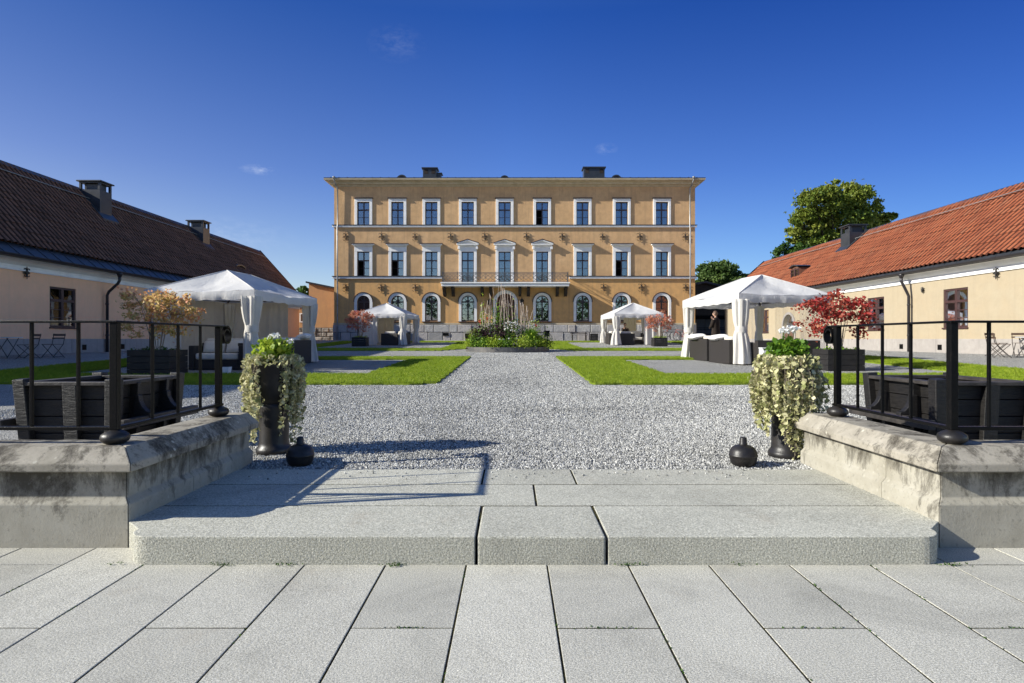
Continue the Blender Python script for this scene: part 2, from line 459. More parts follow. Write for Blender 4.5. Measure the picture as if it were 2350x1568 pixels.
class G:
    def __init__(s):
        s.v = []; s.f = []; s.r = []; s.cur = .5

    def add(s, vs, fs):
        b = len(s.v)
        s.v.extend([tuple(p) for p in vs])
        s.f.extend([tuple(b + i for i in f) for f in fs])
        s.r.extend([s.cur] * len(fs))
        return s

    def hexa(s, p):                                   # p: bottom 4 then top 4
        return s.add(p, [(0, 3, 2, 1), (4, 5, 6, 7), (0, 1, 5, 4), (1, 2, 6, 5), (2, 3, 7, 6), (3, 0, 4, 7)])

    def box(s, x0, x1, y0, y1, z0, z1):
        return s.hexa([(x0, y0, z0), (x1, y0, z0), (x1, y1, z0), (x0, y1, z0),
                       (x0, y0, z1), (x1, y0, z1), (x1, y1, z1), (x0, y1, z1)])

    def taper(s, cx, cy, z0, z1, w0, d0, w1, d1):
        return s.hexa([(cx - w0, cy - d0, z0), (cx + w0, cy - d0, z0), (cx + w0, cy + d0, z0), (cx - w0, cy + d0, z0),
                       (cx - w1, cy - d1, z1), (cx + w1, cy - d1, z1), (cx + w1, cy + d1, z1), (cx - w1, cy + d1, z1)])

    def bar(s, a, b, w, d=None, up=(0, 0, 1)):        # rectangular bar between two points
        a = Vector(a); b = Vector(b); d = d or w
        t = (b - a).normalized()
        u = Vector(up)
        if abs(t.dot(u)) > .95:
            u = Vector((0, 1, 0))
        x = t.cross(u).normalized(); y = x.cross(t).normalized()
        q = [x * (sx * w / 2) + y * (sy * d / 2) for sx, sy in ((-1, -1), (1, -1), (1, 1), (-1, 1))]
        return s.hexa([a + k for k in q] + [b + k for k in q])

    def tube(s, pts, r, n=8, caps=True):
        pts = [Vector(p) for p in pts]
        rs = r if isinstance(r, (list, tuple)) else [r] * len(pts)
        vs = []
        up = Vector((.01, .02, 1)).normalized()
        px = None
        for i, p in enumerate(pts):
            t = (pts[min(i + 1, len(pts) - 1)] - pts[max(i - 1, 0)])
            t = t.normalized() if t.length > 1e-9 else Vector((0, 0, 1))
            if px is None:
                px = t.cross(up if abs(t.dot(up)) < .95 else Vector((0, 1, 0))).normalized()
            else:
                px = (px - t * px.dot(t)).normalized()
            py = t.cross(px)
            for k in range(n):
                a = 2 * PI * k / n
                vs.append(p + px * (math.cos(a) * rs[i]) + py * (math.sin(a) * rs[i]))
        fs = []
        for i in range(len(pts) - 1):
            for k in range(n):
                k2 = (k + 1) % n
                fs.append((i * n + k, i * n + k2, (i + 1) * n + k2, (i + 1) * n + k))
        if caps:
            fs.append(tuple(range(n - 1, -1, -1)))
            fs.append(tuple((len(pts) - 1) * n + k for k in range(n)))
        return s.add(vs, fs)

    def lathe(s, prof, c=(0, 0, 0), n=24):
        vs = []
        for r, z in prof:
            for k in range(n):
                a = 2 * PI * k / n
                vs.append((c[0] + r * math.cos(a), c[1] + r * math.sin(a), c[2] + z))
        fs = []
        for i in range(len(prof) - 1):
            for k in range(n):
                k2 = (k + 1) % n
                fs.append((i * n + k, i * n + k2, (i + 1) * n + k2, (i + 1) * n + k))
        fs.append(tuple(range(n - 1, -1, -1)))
        fs.append(tuple((len(prof) - 1) * n + k for k in range(n)))
        return s.add(vs, fs)

    def prism(s, poly, fn, c0, c1):                   # fn(a,b,c) -> xyz
        n = len(poly)
        vs = [fn(a, b, c0) for a, b in poly] + [fn(a, b, c1) for a, b in poly]
        fs = [tuple(range(n)), tuple(range(2 * n - 1, n - 1, -1))]
        fs += [(i, (i + 1) % n, n + (i + 1) % n, n + i) for i in range(n)]
        return s.add(vs, fs)

    def grid(s, P):
        nr, nc = len(P), len(P[0])
        vs = [p for row in P for p in row]
        return s.add(vs, [(i * nc + j, i * nc + j + 1, (i + 1) * nc + j + 1, (i + 1) * nc + j)
                          for i in range(nr - 1) for j in range(nc - 1)])

    def xf(s, M):
        s.v = [tuple(M @ Vector(p)) for p in s.v]
        return s

    def build(s, name, mat, parent=None, smooth=False, bevel=0, seg=2, local=False):
        me = bpy.data.meshes.new(name)
        me.from_pydata(s.v, [], s.f)
        at = me.attributes.new('rnd', 'FLOAT', 'FACE')
        at.data.foreach_set('value', np.array(s.r, np.float32))
        return finish(me, name, mat, parent, smooth, bevel, seg, local)


def finish(me, name, mat, parent=None, smooth=False, bevel=0, seg=2, local=False):
    me.materials.append(MT[mat])
    if smooth:
        me.polygons.foreach_set('use_smooth', [True] * len(me.polygons))
    o = bpy.data.objects.new(name, me)
    COL.objects.link(o)
    if parent is not None:
        o.parent = parent
        WM[o.name] = WM.get(parent.name, Matrix.Identity(4))
        if not local:
            me.transform(WM[o.name].inverted())
    else:
        WM[o.name] = Matrix.Identity(4)
    me.update()
    if bevel:
        import bmesh
        bm = bmesh.new(); bm.from_mesh(me)
        bmesh.ops.recalc_face_normals(bm, faces=bm.faces)
        bm.to_mesh(me); bm.free()
        b = o.modifiers.new('edge', 'BEVEL')
        b.width = bevel; b.segments = seg; b.limit_method = 'ANGLE'; b.angle_limit = .6
    return o


def leaves(name, mat, pts, size, parent=None, aspect=.55, up=.35, out=None, var=.35, rnd=None, fold=.18, local=False):
    """one mesh of leaf shaped quads scattered over pts (N,3)"""
    pts = np.asarray(pts, np.float64)
    n = len(pts)
    d = NR.normal(size=(n, 3))
    if out is not None:
        d += np.asarray(out) * 1.2
    d /= np.linalg.norm(d, axis=1)[:, None] + 1e-9
    nrm = NR.normal(size=(n, 3)); nrm[:, 2] += up * 3
    nrm -= d * (nrm * d).sum(1)[:, None]
    nrm /= np.linalg.norm(nrm, axis=1)[:, None] + 1e-9
    side = np.cross(d, nrm)
    L = size * (1 + var * (NR.random(n) * 2 - 1))[:, None]
    wv = L * aspect * .5
    base = pts - d * L * .5
    mid = pts + nrm * L * fold
    tip = pts + d * L * .5
    V = np.stack([base, mid - side * wv, tip, mid + side * wv], 1).reshape(-1, 3)
    me = bpy.data.meshes.new(name)
    me.vertices.add(4 * n); me.loops.add(4 * n); me.polygons.add(n)
    me.vertices.foreach_set('co', V.astype(np.float32).ravel())
    me.loops.foreach_set('vertex_index', np.arange(4 * n, dtype=np.int32))
    me.polygons.foreach_set('loop_start', np.arange(0, 4 * n, 4, dtype=np.int32))
    me.polygons.foreach_set('loop_total', np.full(n, 4, np.int32))
    me.update()
    at = me.attributes.new('rnd', 'FLOAT', 'FACE')
    if rnd is None:
        rnd = NR.random(n)
    at.data.foreach_set('value', np.clip(np.asarray(rnd), 0, 1).astype(np.float32))
    return finish(me, name, mat, parent, local=local)


def ball(c, r, n):
    p = NR.normal(size=(n, 3))
    p /= np.linalg.norm(p, axis=1)[:, None]
    rad = NR.random(n) ** .45
    return np.asarray(c) + p * rad[:, None] * np.asarray(r)

# ------------------------------------------------------------------ ground, paving, lawns


def build_ground():
    xs = sorted([-420, -120, -60, -30, -22, -18] + list(range(-16, 17)) + [18, 22, 30, 60, 120, 420, -2.33, -2.30, 2.56, 2.59])
    ys = [-300, -60, -10, 0, 3.0, 3.70, 3.72, 4.3, 4.90] + [4.92 + .6 * i for i in range(6)] + list(range(9, 48)) + [50, 55, 60, 75, 120, 250, 420]
    P = [[(x, y, (-.06 if y < 3.71 or (y < 4.91 and -2.31 < x < 2.57) else ground(x, y))) for x in xs] for y in ys]
    o = G().grid(P).build('ground', 'gravel', smooth=False)
    setp(o, 'grey gravel ground of the courtyard running up to the walls', 'ground', kind='structure')
    # paving slabs of the terrace
    g = G(); j = G(); zt_j = .1445
    w = .4286; gap = .0045
    for k in range(-11, 12):
        x0 = -.242 + w * k + gap; x1 = x0 + w - 2 * gap
        y = 2.534 - (0 if k % 2 else .71) + .71 * 2
        if k % 2:
            y = 2.534 + 1.42
        else:
            y = 3.243 + .002
            y += 1.42 if abs(x0) > 2 else 0
        while y > -3:
            g.cur = R.random()
            dz = R.uniform(-.0008, .0015)
            y1 = min(y, 3.60) - gap; y0 = y - 1.42 + gap
            if y1 > y0 + .05:
                g.box(x0, x1, y0, y1, -.05, dz)
            y -= 1.42
    o = g.build('pavement', 'granite', bevel=.0025)
    setp(o, 'pale granite slab paving laid in staggered rows below the step', 'pavement', kind='structure')
    j.grid([[(x, y, -.0030 + .001 * math.sin(x * 9 + y * 7)) for x in np.linspace(-5.2, 5.2, 40)] for y in np.linspace(-3, 3.69, 30)])
    j.grid([[(x, y, zt_j + .001 * math.sin(x * 7 + y * 11)) for x in np.linspace(-2.28, 2.52, 30)] for y in np.linspace(3.57, 4.915, 12)])
    setp(j.build('pavement_joints', 'joint'), 'mossy earth joints between the granite slabs', 'pavement', kind='structure')


def moss_tufts():
    pts = []
    for (x, y, n) in [(-1.53, 3.235, 25), (-1.2, 3.235, 14), (-.62, 3.235, 30), (.62, 3.235, 25), (1.2, 3.235, 8), (2.33, 3.24, 30), (-2.1, 3.25, 10)]:
        for _ in range(n * 2):
            pts.append((x + R.gauss(0, .035), y - abs(R.gauss(0, .012)), .004 + abs(R.gauss(0, .006))))
    for k in range(-5, 6):
        x = -.242 + .4286 * k
        y = 3.2
        while y > 1.9:
            if R.random() < .10 + .2 * (k in (0, 1, 2, 3)):
                for _ in range(16):
                    pts.append((x + R.gauss(0, .004), y + R.gauss(0, .05), R.uniform(-.008, .003)))
            y -= .12
    for (x, y) in [(1.26, 2.534), (.40, 2.534), (2.11, 2.534), (-.457, 2.534)]:
        for _ in range(26):
            pts.append((x + R.gauss(0, .06), y + R.gauss(0, .005), .001))
    o = leaves('moss', 'l_dark', pts, .009, aspect=.9)
    setp(o, 'small green moss tufts along slab joints and the foot of the step', 'moss', kind='stuff')


def ring_cells(x0, x1, y0, y1, a0, a1, b0, b1, cut=None, st=.25):
    """cells of a rectangle with a rectangular hole, on a lattice"""
    xs = sorted(set([x0, x1, a0, a1] + [x0 + i * st for i in range(1, int((x1 - x0) / st))]))
    ys = sorted(set([y0, y1, b0, b1] + [y0 + i * st for i in range(1, int((y1 - y0) / st))]))
    out = []
    for i in range(len(xs) - 1):
        for k in range(len(ys) - 1):
            mx, my = (xs[i] + xs[i + 1]) / 2, (ys[k] + ys[k + 1]) / 2
            if a0 < mx < a1 and b0 < my < b1:
                continue
            if cut and cut(mx, my):
                continue
            out.append((xs[i], xs[i + 1], ys[k], ys[k + 1]))
    return out


def scatter(name, host, coll_objs, density, smin, smax, seed, kind_label, cat, mat, tilt=.3, upright=True, zoff=0.0):
    ng = bpy.data.node_groups.new(name, 'GeometryNodeTree')
    ng.interface.new_socket('Geometry', in_out='INPUT', socket_type='NodeSocketGeometry')
    ng.interface.new_socket('Geometry', in_out='OUTPUT', socket_type='NodeSocketGeometry')
    N = ng.nodes; L = ng.links
    gi = N.new('NodeGroupInput'); go = N.new('NodeGroupOutput')
    dp = N.new('GeometryNodeDistributePointsOnFaces')
    dp.inputs['Density'].default_value = density
    dp.inputs['Seed'].default_value = seed
    L.new(gi.outputs[0], dp.inputs['Mesh'])
    g2i = N.new('GeometryNodeGeometryToInstance')
    for ob in coll_objs:
        oi = N.new('GeometryNodeObjectInfo')
        oi.inputs['Object'].default_value = ob
        oi.inputs['As Instance'].default_value = True
        L.new(oi.outputs['Geometry'], g2i.inputs[0])
    ip = N.new('GeometryNodeInstanceOnPoints')
    L.new(dp.outputs['Points'], ip.inputs['Points'])
    L.new(g2i.outputs[0], ip.inputs['Instance'])
    ip.inputs['Pick Instance'].default_value = True
    rv = N.new('FunctionNodeRandomValue'); rv.data_type = 'FLOAT_VECTOR'
    t = tilt if upright else PI
    rv.inputs[0].default_value = (-t, -t, 0); rv.inputs[1].default_value = (t, t, 2 * PI)
    L.new(rv.outputs[0], ip.inputs['Rotation'])
    rs = N.new('FunctionNodeRandomValue'); rs.data_type = 'FLOAT'
    rs.inputs[2].default_value = smin; rs.inputs[3].default_value = smax
    L.new(rs.outputs[1], ip.inputs['Scale'])
    L.new(ip.outputs[0], go.inputs[0])
    md = host.modifiers.new('scatter', 'NODES')
    md.node_group = ng
    return setp(host, kind_label, cat, kind='stuff')


def build_lawns():
    stones = []
    for i in range(4):
        g = G()
        vs = []
        import bmesh
        bm = bmesh.new()
        bmesh.ops.create_icosphere(bm, subdivisions=1, radius=.5)
        me = bpy.data.meshes.new('gravel_stone')
        for v in bm.verts:
            v.co *= R.uniform(.7, 1.15)
            v.co.z *= .7; v.co.x *= 1.15
        bm.to_mesh(me); bm.free()
        me.materials.append(MT['stone'])
        stones.append(bpy.data.objects.new('gravel_stone', me))
    for (nm, y0, y1, X, dens, a, b, sd) in [('gravel_stones', 4.93, 7.6, 4.4, 5200, .009, .022, 3), ('gravel_stones', 7.6, 11.95, 7.0, 2300, .010, .024, 4),
                                            ('gravel_stones', 11.95, 26.2, 1.52, 1300, .012, .028, 5), ('gravel_stones', 4.55, 4.92, 2.0, 70, .009, .02, 6)]:
        ys = np.linspace(y0, y1, 40)
        g = G().grid([[(x, y, .154 if y1 < 4.93 else ground(x, y) + .004) for x in np.linspace(-X, X, 30)] for y in ys])
        h = g.build(nm, 'stone')
        scatter('stone_scatter', h, stones, dens, a, b, sd, 'loose crushed grey gravel ' + ('next to the stone step', 'between the urns and the lawns', 'on the path between the lawns', 'strayed on the rear of the stone step')[sd - 3], 'gravel', 'stone', upright=False)
    blades = []
    for i in range(4):
        g = G()
        for k in range(9):
            a = R.uniform(0, 2 * PI); r = R.uniform(0, .03)
            x, y = r * math.cos(a), r * math.sin(a)
            h = R.uniform(.03, .055); lx, ly = R.gauss(0, .014), R.gauss(0, .014)
            wx, wy = .0022 * math.sin(a), .0022 * math.cos(a)
            g.add([(x - wx, y - wy, 0), (x + wx, y + wy, 0), (x + lx * .5 + wx * .8, y + ly * .5 + wy * .8, h * .6), (x + lx * .5 - wx * .8, y + ly * .5 - wy * .8, h * .6), (x + lx, y + ly, h)],
                  [(0, 1, 2, 3), (3, 2, 4)])
        me = bpy.data.meshes.new('grass_tuft')
        me.from_pydata(g.v, [], g.f)
        me.materials.append(MT['blade'])
        blades.append(bpy.data.objects.new('grass_tuft', me))
    far_cut = lambda x, y: (x + .2) ** 2 + (y - 28.2) ** 2 < 2.95 ** 2
    near_cut = lambda x, y: (abs(x) - 1.5) + (y - 12.0) < .35
    lawns = [(-12, -1.5, 12.0, 22.0, -10.5, -3.4, 14.3, 20.5, near_cut, 520, 'around the near netting-walled tent'),
             (1.6, 12.2, 12.0, 22.0, 3.6, 10.7, 14.3, 20.5, near_cut, 520, 'around the near sunny tent'),
             (-12, -1.7, 28.2, 43.0, -10.5, -3.6, 30.9, 41.2, far_cut, 160, 'around the distant left tent'),
             (1.6, 12.2, 28.2, 43.0, 3.6, 10.7, 30.9, 41.2, far_cut, 160, 'around the distant right tent')]
    for (x0, x1, y0, y1, a0, a1, b0, b1, cut, dens, wh) in lawns:
        g = G(); t = G()
        for (p, q, r, s_) in ring_cells(x0, x1, y0, y1, a0, a1, b0, b1, cut):
            def zz(x, y, e=.035):
                return ground(x, y) + e
            jx = lambda x, y: x + .020 * math.sin(y * 7.3 + x) + .022 * math.sin(y * 17.1 + 2 * x)
            jy = lambda x, y: y + .020 * math.sin(x * 6.7 + y) + .022 * math.sin(x * 15.9 + 2 * y)
            q4 = [(jx(a_, b_), jy(a_, b_)) for a_, b_ in ((p, r), (q, r), (q, s_), (p, s_))]
            t.add([(a_, b_, zz(a_, b_)) for a_, b_ in q4], [(0, 1, 2, 3)])
            g.hexa([(a_, b_, zz(a_, b_, -.05)) for a_, b_ in q4] + [(a_, b_, zz(a_, b_, .034)) for a_, b_ in q4])
        setp(g.build('lawn', 'lawn'), 'mown bright green lawn strips framing the gravel square ' + wh, 'lawn', kind='structure')
        h = t.build('grass', 'blade')
        scatter('grass_scatter', h, blades, dens, .7, 1.25, R.randint(0, 99), 'short mown grass on the lawn strips ' + wh, 'grass', 'blade', .35)


# ------------------------------------------------------------------ step, parapets, railings
def build_step():
    t = thing('granite_step', 'broad pale granite step of three block rows with rounded front corners', 'step', (0.1, 3.24, 0))
    zt = .15

    def slab(poly, z0=-.05, z1=zt):
        g = G(); g.cur = R.random()
        g.prism(poly, lambda a, b, c: (a, b, c), z0, z1)
        g.build('step_block', 'step', t, bevel=.0035 if z1 < .1499 else .011, seg=3)
    rr = .13

    def arc(cx, cy, a0, a1, n=7):
        return [(cx + rr * math.cos(a0 + (a1 - a0) * i / n), cy + rr * math.sin(a0 + (a1 - a0) * i / n)) for i in range(n + 1)]
    e = .007
    slab([(-.19 - e, 3.24), (-.19 - e, 3.845 - e), (-2.23, 3.845 - e), (-2.23, 3.535), (-2.07, 3.375)] + arc(-2.07 + rr, 3.24 + rr, PI, 1.5 * PI))
    slab([(-.19 + e, 3.24), (.505 - e, 3.24), (.505 - e, 3.845 - e), (-.19 + e, 3.845 - e)])
    slab([(.505 + e, 3.24)] + arc(2.32 - rr, 3.24 + rr, -.5 * PI, 0) + [(2.32, 3.375), (2.48, 3.535), (2.48, 3.845 - e), (.505 + e, 3.845 - e)])
    for y0, y1, xs in [(3.845, 4.41, (-2.23, .155, 2.48)), (4.41, 4.925, (-2.23, -.22, .47, 2.48))]:
        for a, b in zip(xs, xs[1:]):
            slab([(a + e, y0 + e * 1.9), (b - e, y0 + e * 1.9), (b - e, y1 - e), (a + e, y1 - e)], -.05, zt - .001 + R.uniform(-.001, .001))


def build_parapet(s, X, label):
    """L shaped parapet; s=-1 left, +1 right; X inner face"""
    t = thing('stone_parapet', label, 'wall', (s * (abs(X) + .18), 3.5, 0))
    ax = abs(X)

    def f(a, b, c):
        return (s * (ax + a), b, c)

    def run_front(prof, name, mat, a0, a1, y_out, y_in, mitre=True):
        pass
    yf, yb = 3.5, 5.19
    far = 6.5
    # profile of wall section in (depth from face, z); depth 0 at face and growing inward, thickness .36
    lower = [(0, -.03), (0, .2475), (.03, .282), (.03, .441), (.36, .441), (.36, -.03)]
    cap = [(-.035, .441), (-.035, .488), (.05, .573), (.30, .573), (.385, .488), (.385, .441)]

    def sweep(prof, name, mat, cuts_front, cuts_side, bev):
        # front leg: from corner outward
        def corner(d):
            return d
        gp = .002
        for a0, a1 in zip(cuts_front, cuts_front[1:]):
            g = G(); g.cur = R.random()
            n = len(prof)
            first = a0 == 0
            v0 = [f(d if first else a0 + gp, yf + d, z) for d, z in prof]
            v1 = [f(a1 - gp, yf + d, z) for d, z in prof]
            g.add(v0 + v1, [tuple(range(n)), tuple(range(2 * n - 1, n - 1, -1))] + [(i, (i + 1) % n, n + (i + 1) % n, n + i) for i in range(n)])
            g.build(name, mat, t, bevel=bev)
        for b0, b1 in zip(cuts_side, cuts_side[1:]):
            g = G(); g.cur = R.random()
            n = len(prof)
            first = b0 == yf; last = b1 == cuts_side[-1]
            v0 = [f(d, (yf + d + .003) if first else b0 + gp, z) for d, z in prof]
            v1 = [f(d, b1 - gp - (0 if not last else (min(d, .36 - d) * .25)), z) for d, z in prof]
            g.add(v0 + v1, [tuple(range(n)), tuple(range(2 * n - 1, n - 1, -1))] + [(i, (i + 1) % n, n + (i + 1) % n, n + i) for i in range(n)])
            g.build(name, mat, t, bevel=bev)
    sweep(lower, 'wall_block', 'wallstone', (0, 1.65, 3.2, far), (yf, 4.22 if s < 0 else 4.05, yb), .006)
    sweep(cap, 'capstone', 'capstone', (0, 2.2, far), (yf, yb + .03), .007)


def build_railing(s, X, label):
    t = thing('iron_railing', label, 'railing', (s * abs(X), 3.66, .573))
    ax = abs(X); zt, zb = 1.31, .67
    y0, y1 = 3.66, 4.95

    def f(a, b, c):
        return (s * (ax + a), b, c)
    far = 4.2
    g = G()
    g.box(*sorted((s * (ax - .028), s * (ax + far))), y0 - .028, y0 + .028, zt - .014, zt)
    g.box(*sorted((s * (ax - .027), s * (ax + .027))), y0 + .028, y1 + .10, zt - .014, zt - .0005)
    g.build('top_rail', 'iron', t, bevel=.004)
    # scroll at the end of the rail (axis across the rail)
    sc_ = []
    n = 30
    cy, cz, r0 = y1 + .10, zt - .007 - .075, .075
    pts = []
    for i in range(n + 1):
        a = PI / 2 - i / n * 2.35 * PI
        r = r0 - .028 * i / n
        pts.append((cy + r * math.cos(a), cz + r * math.sin(a), r, a))
    g = G()
    th = .0065
    o1 = [(y + th * math.cos(a), z + th * math.sin(a)) for y, z, r, a in pts]
    o2 = [(y - th * math.cos(a), z - th * math.sin(a)) for y, z, r, a in pts]
    P = []
    for i in range(n + 1):
        P.append([f(-.027, *o1[i]), f(.027, *o1[i]), f(.027, *o2[i]), f(-.027, *o2[i]), f(-.027, *o1[i])])
    g.grid(P)
    g.build('scroll', 'iron', t, smooth=False)
    g = G()
    g.box(*sorted((s * (ax - .02), s * (ax + far))), y0 - .02, y0 + .02, zb - .016, zb + .006)
    g.box(*sorted((s * (ax - .0195), s * (ax + .0195))), y0 + .02, y1 + .05, zb - .016, zb + .0055)
    g.build('bottom_rail', 'iron', t, bevel=.004)
    for (a, b) in [(0, y0), (0, y1), (1.75, y0), (3.5, y0)]:
        g = G()
        x = s * (ax + a)
        g.box(x - .022, x + .022, b - .022, b + .022, .655, zt - .014)
        g.build('post', 'iron', t, bevel=.003)
        g = G()
        g.lathe([(.02, 0), (.055, .004), (.074, .018), (.08, .036), (.075, .055), (.055, .07), (.03, .082)], (x, b, .573), 24)
        g.build('foot', 'castiron', t, smooth=True)
    def bal(x, y):
        g = G()
        g.box(x - .0085, x + .0085, y - .0085, y + .0085, zb, zt - .012)
        g.build('baluster', 'iron', t, bevel=.002)
    for y in (4.04, 4.35, 4.66):
        bal(s * ax, y)
    for a in [.22 + .28 * i for i in range(14)]:
        if min(abs(a - 1.75), abs(a - 3.5)) > .06:
            bal(s * (ax + a), y0)


# ------------------------------------------------------------------ pots, floats, tubs
def build_urn(x, y, label, z0=None):
    z = ground(x, y) if z0 is None else z0
    t = thing('iron_urn', label, 'urn', (x, y, z))
    g = G().lathe([(.158, -.02), (.158, .040), (.152, .052), (.138, .070), (.131, .10), (.127, .42), (.13, .46)], (x, y, z), 32)
    g.build('pedestal', 'castiron', t, smooth=True)
    g = G().lathe([(.10, .44), (.135, .47), (.165, .55), (.185, .66), (.196, .78), (.21, .80), (.213, .83), (.198, .835), (.185, .80), (.02, .79)], (x, y, z), 32)
    g.build('bowl', 'castiron', t, smooth=True)
    return z


def trailing(x, y, z, label, gaps, n, lmin, lmax, front=0.0):
    t = thing('trailing_plant', label, 'plant', (x, y, z + .82))
    pts = []; g = G(); rn = []
    for i in range(n):
        a = R.uniform(0, 2 * PI)
        if any(g0 < a < g1 for g0, g1 in gaps) and R.random() < .93:
            continue
        Ln = R.uniform(lmin * .75, lmax) * (.55 + .45 * abs(math.sin(a * 1.5 + .4))) * (1 - front + front * max(0, -math.sin(a + .25)) ** 1.5)
        r0 = R.uniform(.12, .2); r1 = R.uniform(.17, .295) if R.random() < .9 else R.uniform(.29, .33)
        ca, sa = math.cos(a), math.sin(a)
        st = []
        m = int(Ln / .05) + 4
        for k in range(m):
            q = k / (m - 1)
            if k < 3:
                r = r0 + (r1 - r0) * (k / 2.0); zz = .86 + .03 * math.sin(PI * k / 2.6) - (.05 + (r1 - .2) * 1.3) * (k == 2)
            else:
                r = r1 - .05 * (q - .1) + R.gauss(0, .009); zz = .81 - (r1 - .2) * 1.3 - Ln * (k - 2) / (m - 3)
            zz = max(zz, .01)
            st.append((x + ca * r + R.gauss(0, .004), y + sa * r + R.gauss(0, .004), z + zz))
        g.tube(st, .0014, 3, False)
        for p, q in zip(st, st[1:]):
            for _ in range(3):
                u = R.random()
                pts.append([p[j] * (1 - u) + q[j] * u + R.gauss(0, .008) for j in range(3)])
                rn.append(R.random())
    for _ in range(int(n * 3.0)):
        a = R.uniform(0, 2 * PI); r = R.uniform(.12, .27)
        pts.append((x + r * math.cos(a), y + r * math.sin(a), z + .86 + R.gauss(0, .018) - max(0, r - .2) * .6)); rn.append(R.random())
    c = np.array([x, y, z + .5])
    P = np.array(pts)
    od = P - c; od[:, 2] = .1; od /= np.linalg.norm(od, axis=1)[:, None]
    g.build('stems', 'stem', t)
    leaves('leaves', 'l_trail', P, .035, t, .95, .1, None, .65, rn, .12)


def geranium(x, y, z, label, hgt, flowers, mat, n=420):
    t = thing('leafy_plant', label, 'plant', (x, y, z + .8))
    P = ball((x, y, z + .88 + hgt * .35), (.19, .19, hgt * .62), n)
    P = P[P[:, 2] > z + .84]
    leaves('leaves', mat, P, .052, t, .85, .5)
    g = G()
    for i in range(24):
        a = R.uniform(0, 2 * PI)
        g.tube([(x, y, z + .8), (x + .1 * math.cos(a), y + .1 * math.sin(a), z + .86 + hgt * .4), (x + .16 * math.cos(a), y + .16 * math.sin(a), z + .86 + hgt * .7)], .003, 4)
    g.build('stems', 'l_green', t)
    g = G()
    for (dx, dz, rr, k) in flowers:
        c = (x + dx, y - .04, z + dz)
        g.tube([(x + dx * .5, y, z + .95), (c[0], c[1], c[2] - rr * .3)], .003, 4)
        leaves('flower', 'f_white', ball(c, (rr, rr, rr * .55), k), .024, t, .95, .6)
    g.build('flower_stalks', 'l_green', t)


def build_float(x, y, label):
    z = ground(x, y)
    t = thing('iron_float', label, 'iron ball', (x, y, z))
    G().lathe([(.03, -.012), (.075, .0), (.098, .025), (.110, .062), (.112, .082), (.116, .086), (.116, .096), (.112, .1), (.108, .125), (.09, .155), (.06, .172), (.036, .178)], (x, y, z), 32).build('body', 'castiron', t, smooth=True)
    G().lathe([(.032, .170), (.036, .180), (.030, .19), (.028, .228), (.024, .238), (.010, .242)], (x, y, z), 20).build('neck', 'castiron', t, smooth=True)


def build_tub(s, x0, x1, y0, y1, ztop, label):
    cx, cy = s * (x0 + x1) / 2, (y0 + y1) / 2
    z0 = ground(cx, cy)
    t = thing('timber_tub', label, 'planter tub', (cx, cy, z0))
    wx, wy = (x1 - x0) / 2, (y1 - y0) / 2
    hh = ztop - z0
    k = .92                                            # narrower at the foot

    def at(u, v, q, off=0.0):                          # u,v in -1..1 on plan, q height 0..1
        m = k + (1 - k) * q
        return Vector((cx + u * (wx * m + off), cy + v * (wy * m + off), z0 - .01 + q * hh))
    # boards
    for (u0, v0, u1, v1) in [(-1, -1, 1, -1), (1, -1, 1, 1), (1, 1, -1, 1), (-1, 1, -1, -1)]:
        g = G()
        nb = 4
        for i in range(nb):
            q0, q1 = i / nb + .006, (i + 1) / nb - .006
            a0, b0 = at(u0, v0, q0), at(u1, v1, q0)
            a1, b1 = at(u0, v0, q1), at(u1, v1, q1)
            m0 = (a0 + b0) / 2
            inn = (Vector((cx, cy, m0.z)) - m0).normalized() * .035
            g.cur = R.random()
            g.hexa([a0, b0, b0 + inn, a0 + inn, a1, b1, b1 + inn, a1 + inn])
        g.build('side_board', 'timber', t, bevel=.004)
    for (u, v) in [(-1, -1), (1, -1), (1, 1), (-1, 1)]:
        G().bar(at(u, v, 0, .012), at(u, v, 1.06, .012), .11, .11, (0, 1, 0)).build('corner_post', 'timber', t, bevel=.008)
    for (u, v) in [(0, -1), (0, 1)]:
        G().bar(at(u + .08, v, .0, .03), at(u + .08, v, .98, .03), .13, .06, (0, 1, 0)).build('batten', 'timber', t, bevel=.006)
    for side in (-1, 1):
        for vv in (-.45, .45):
            G().bar(at(side, vv, 0, .03), at(side, vv, .98, .03), .05, .09, (1, 0, 0)).build('batten', 'timber', t, bevel=.006)
            # curved bracket carrying the side beam
            poly = [(0, .0), (.13, .02), (.17, .06), (.17, .10), (.13, .11), (.09, .15), (.06, .21), (.05, .27), (0, .27)]
            p = at(side, vv, .36, .05)
            G().prism(poly, lambda a, b, c, p=p: (p.x + side * a, p.y + c, p.z + b), -.035, .035).build('bracket', 'timber', t, bevel=.006)
        a = at(side, -.98, .40, .17); b = at(side, .98, .40, .17)
        G().bar(a, b, .07, .09).build('side_beam', 'timbertop', t, bevel=.006)
    m = .06
    for (x_0, x_1, y_0, y_1) in [(-wx - m, wx + m, -wy - m, -wy + .06), (-wx - m, wx + m, wy - .06, wy + m), (-wx - m, -wx + .06, -wy + .063, wy - .063), (wx - .06, wx + m, -wy + .063, wy - .063)]:
        G().box(cx + x_0, cx + x_1, cy + y_0, cy + y_1, ztop - .035, ztop).build('rim_board', 'timbertop', t, bevel=.006)
    G().box(cx - wx * .9, cx + wx * .9, cy - wy * .9, cy + wy * .9, ztop - .14, ztop - .12).build('soil', 'earth', t)


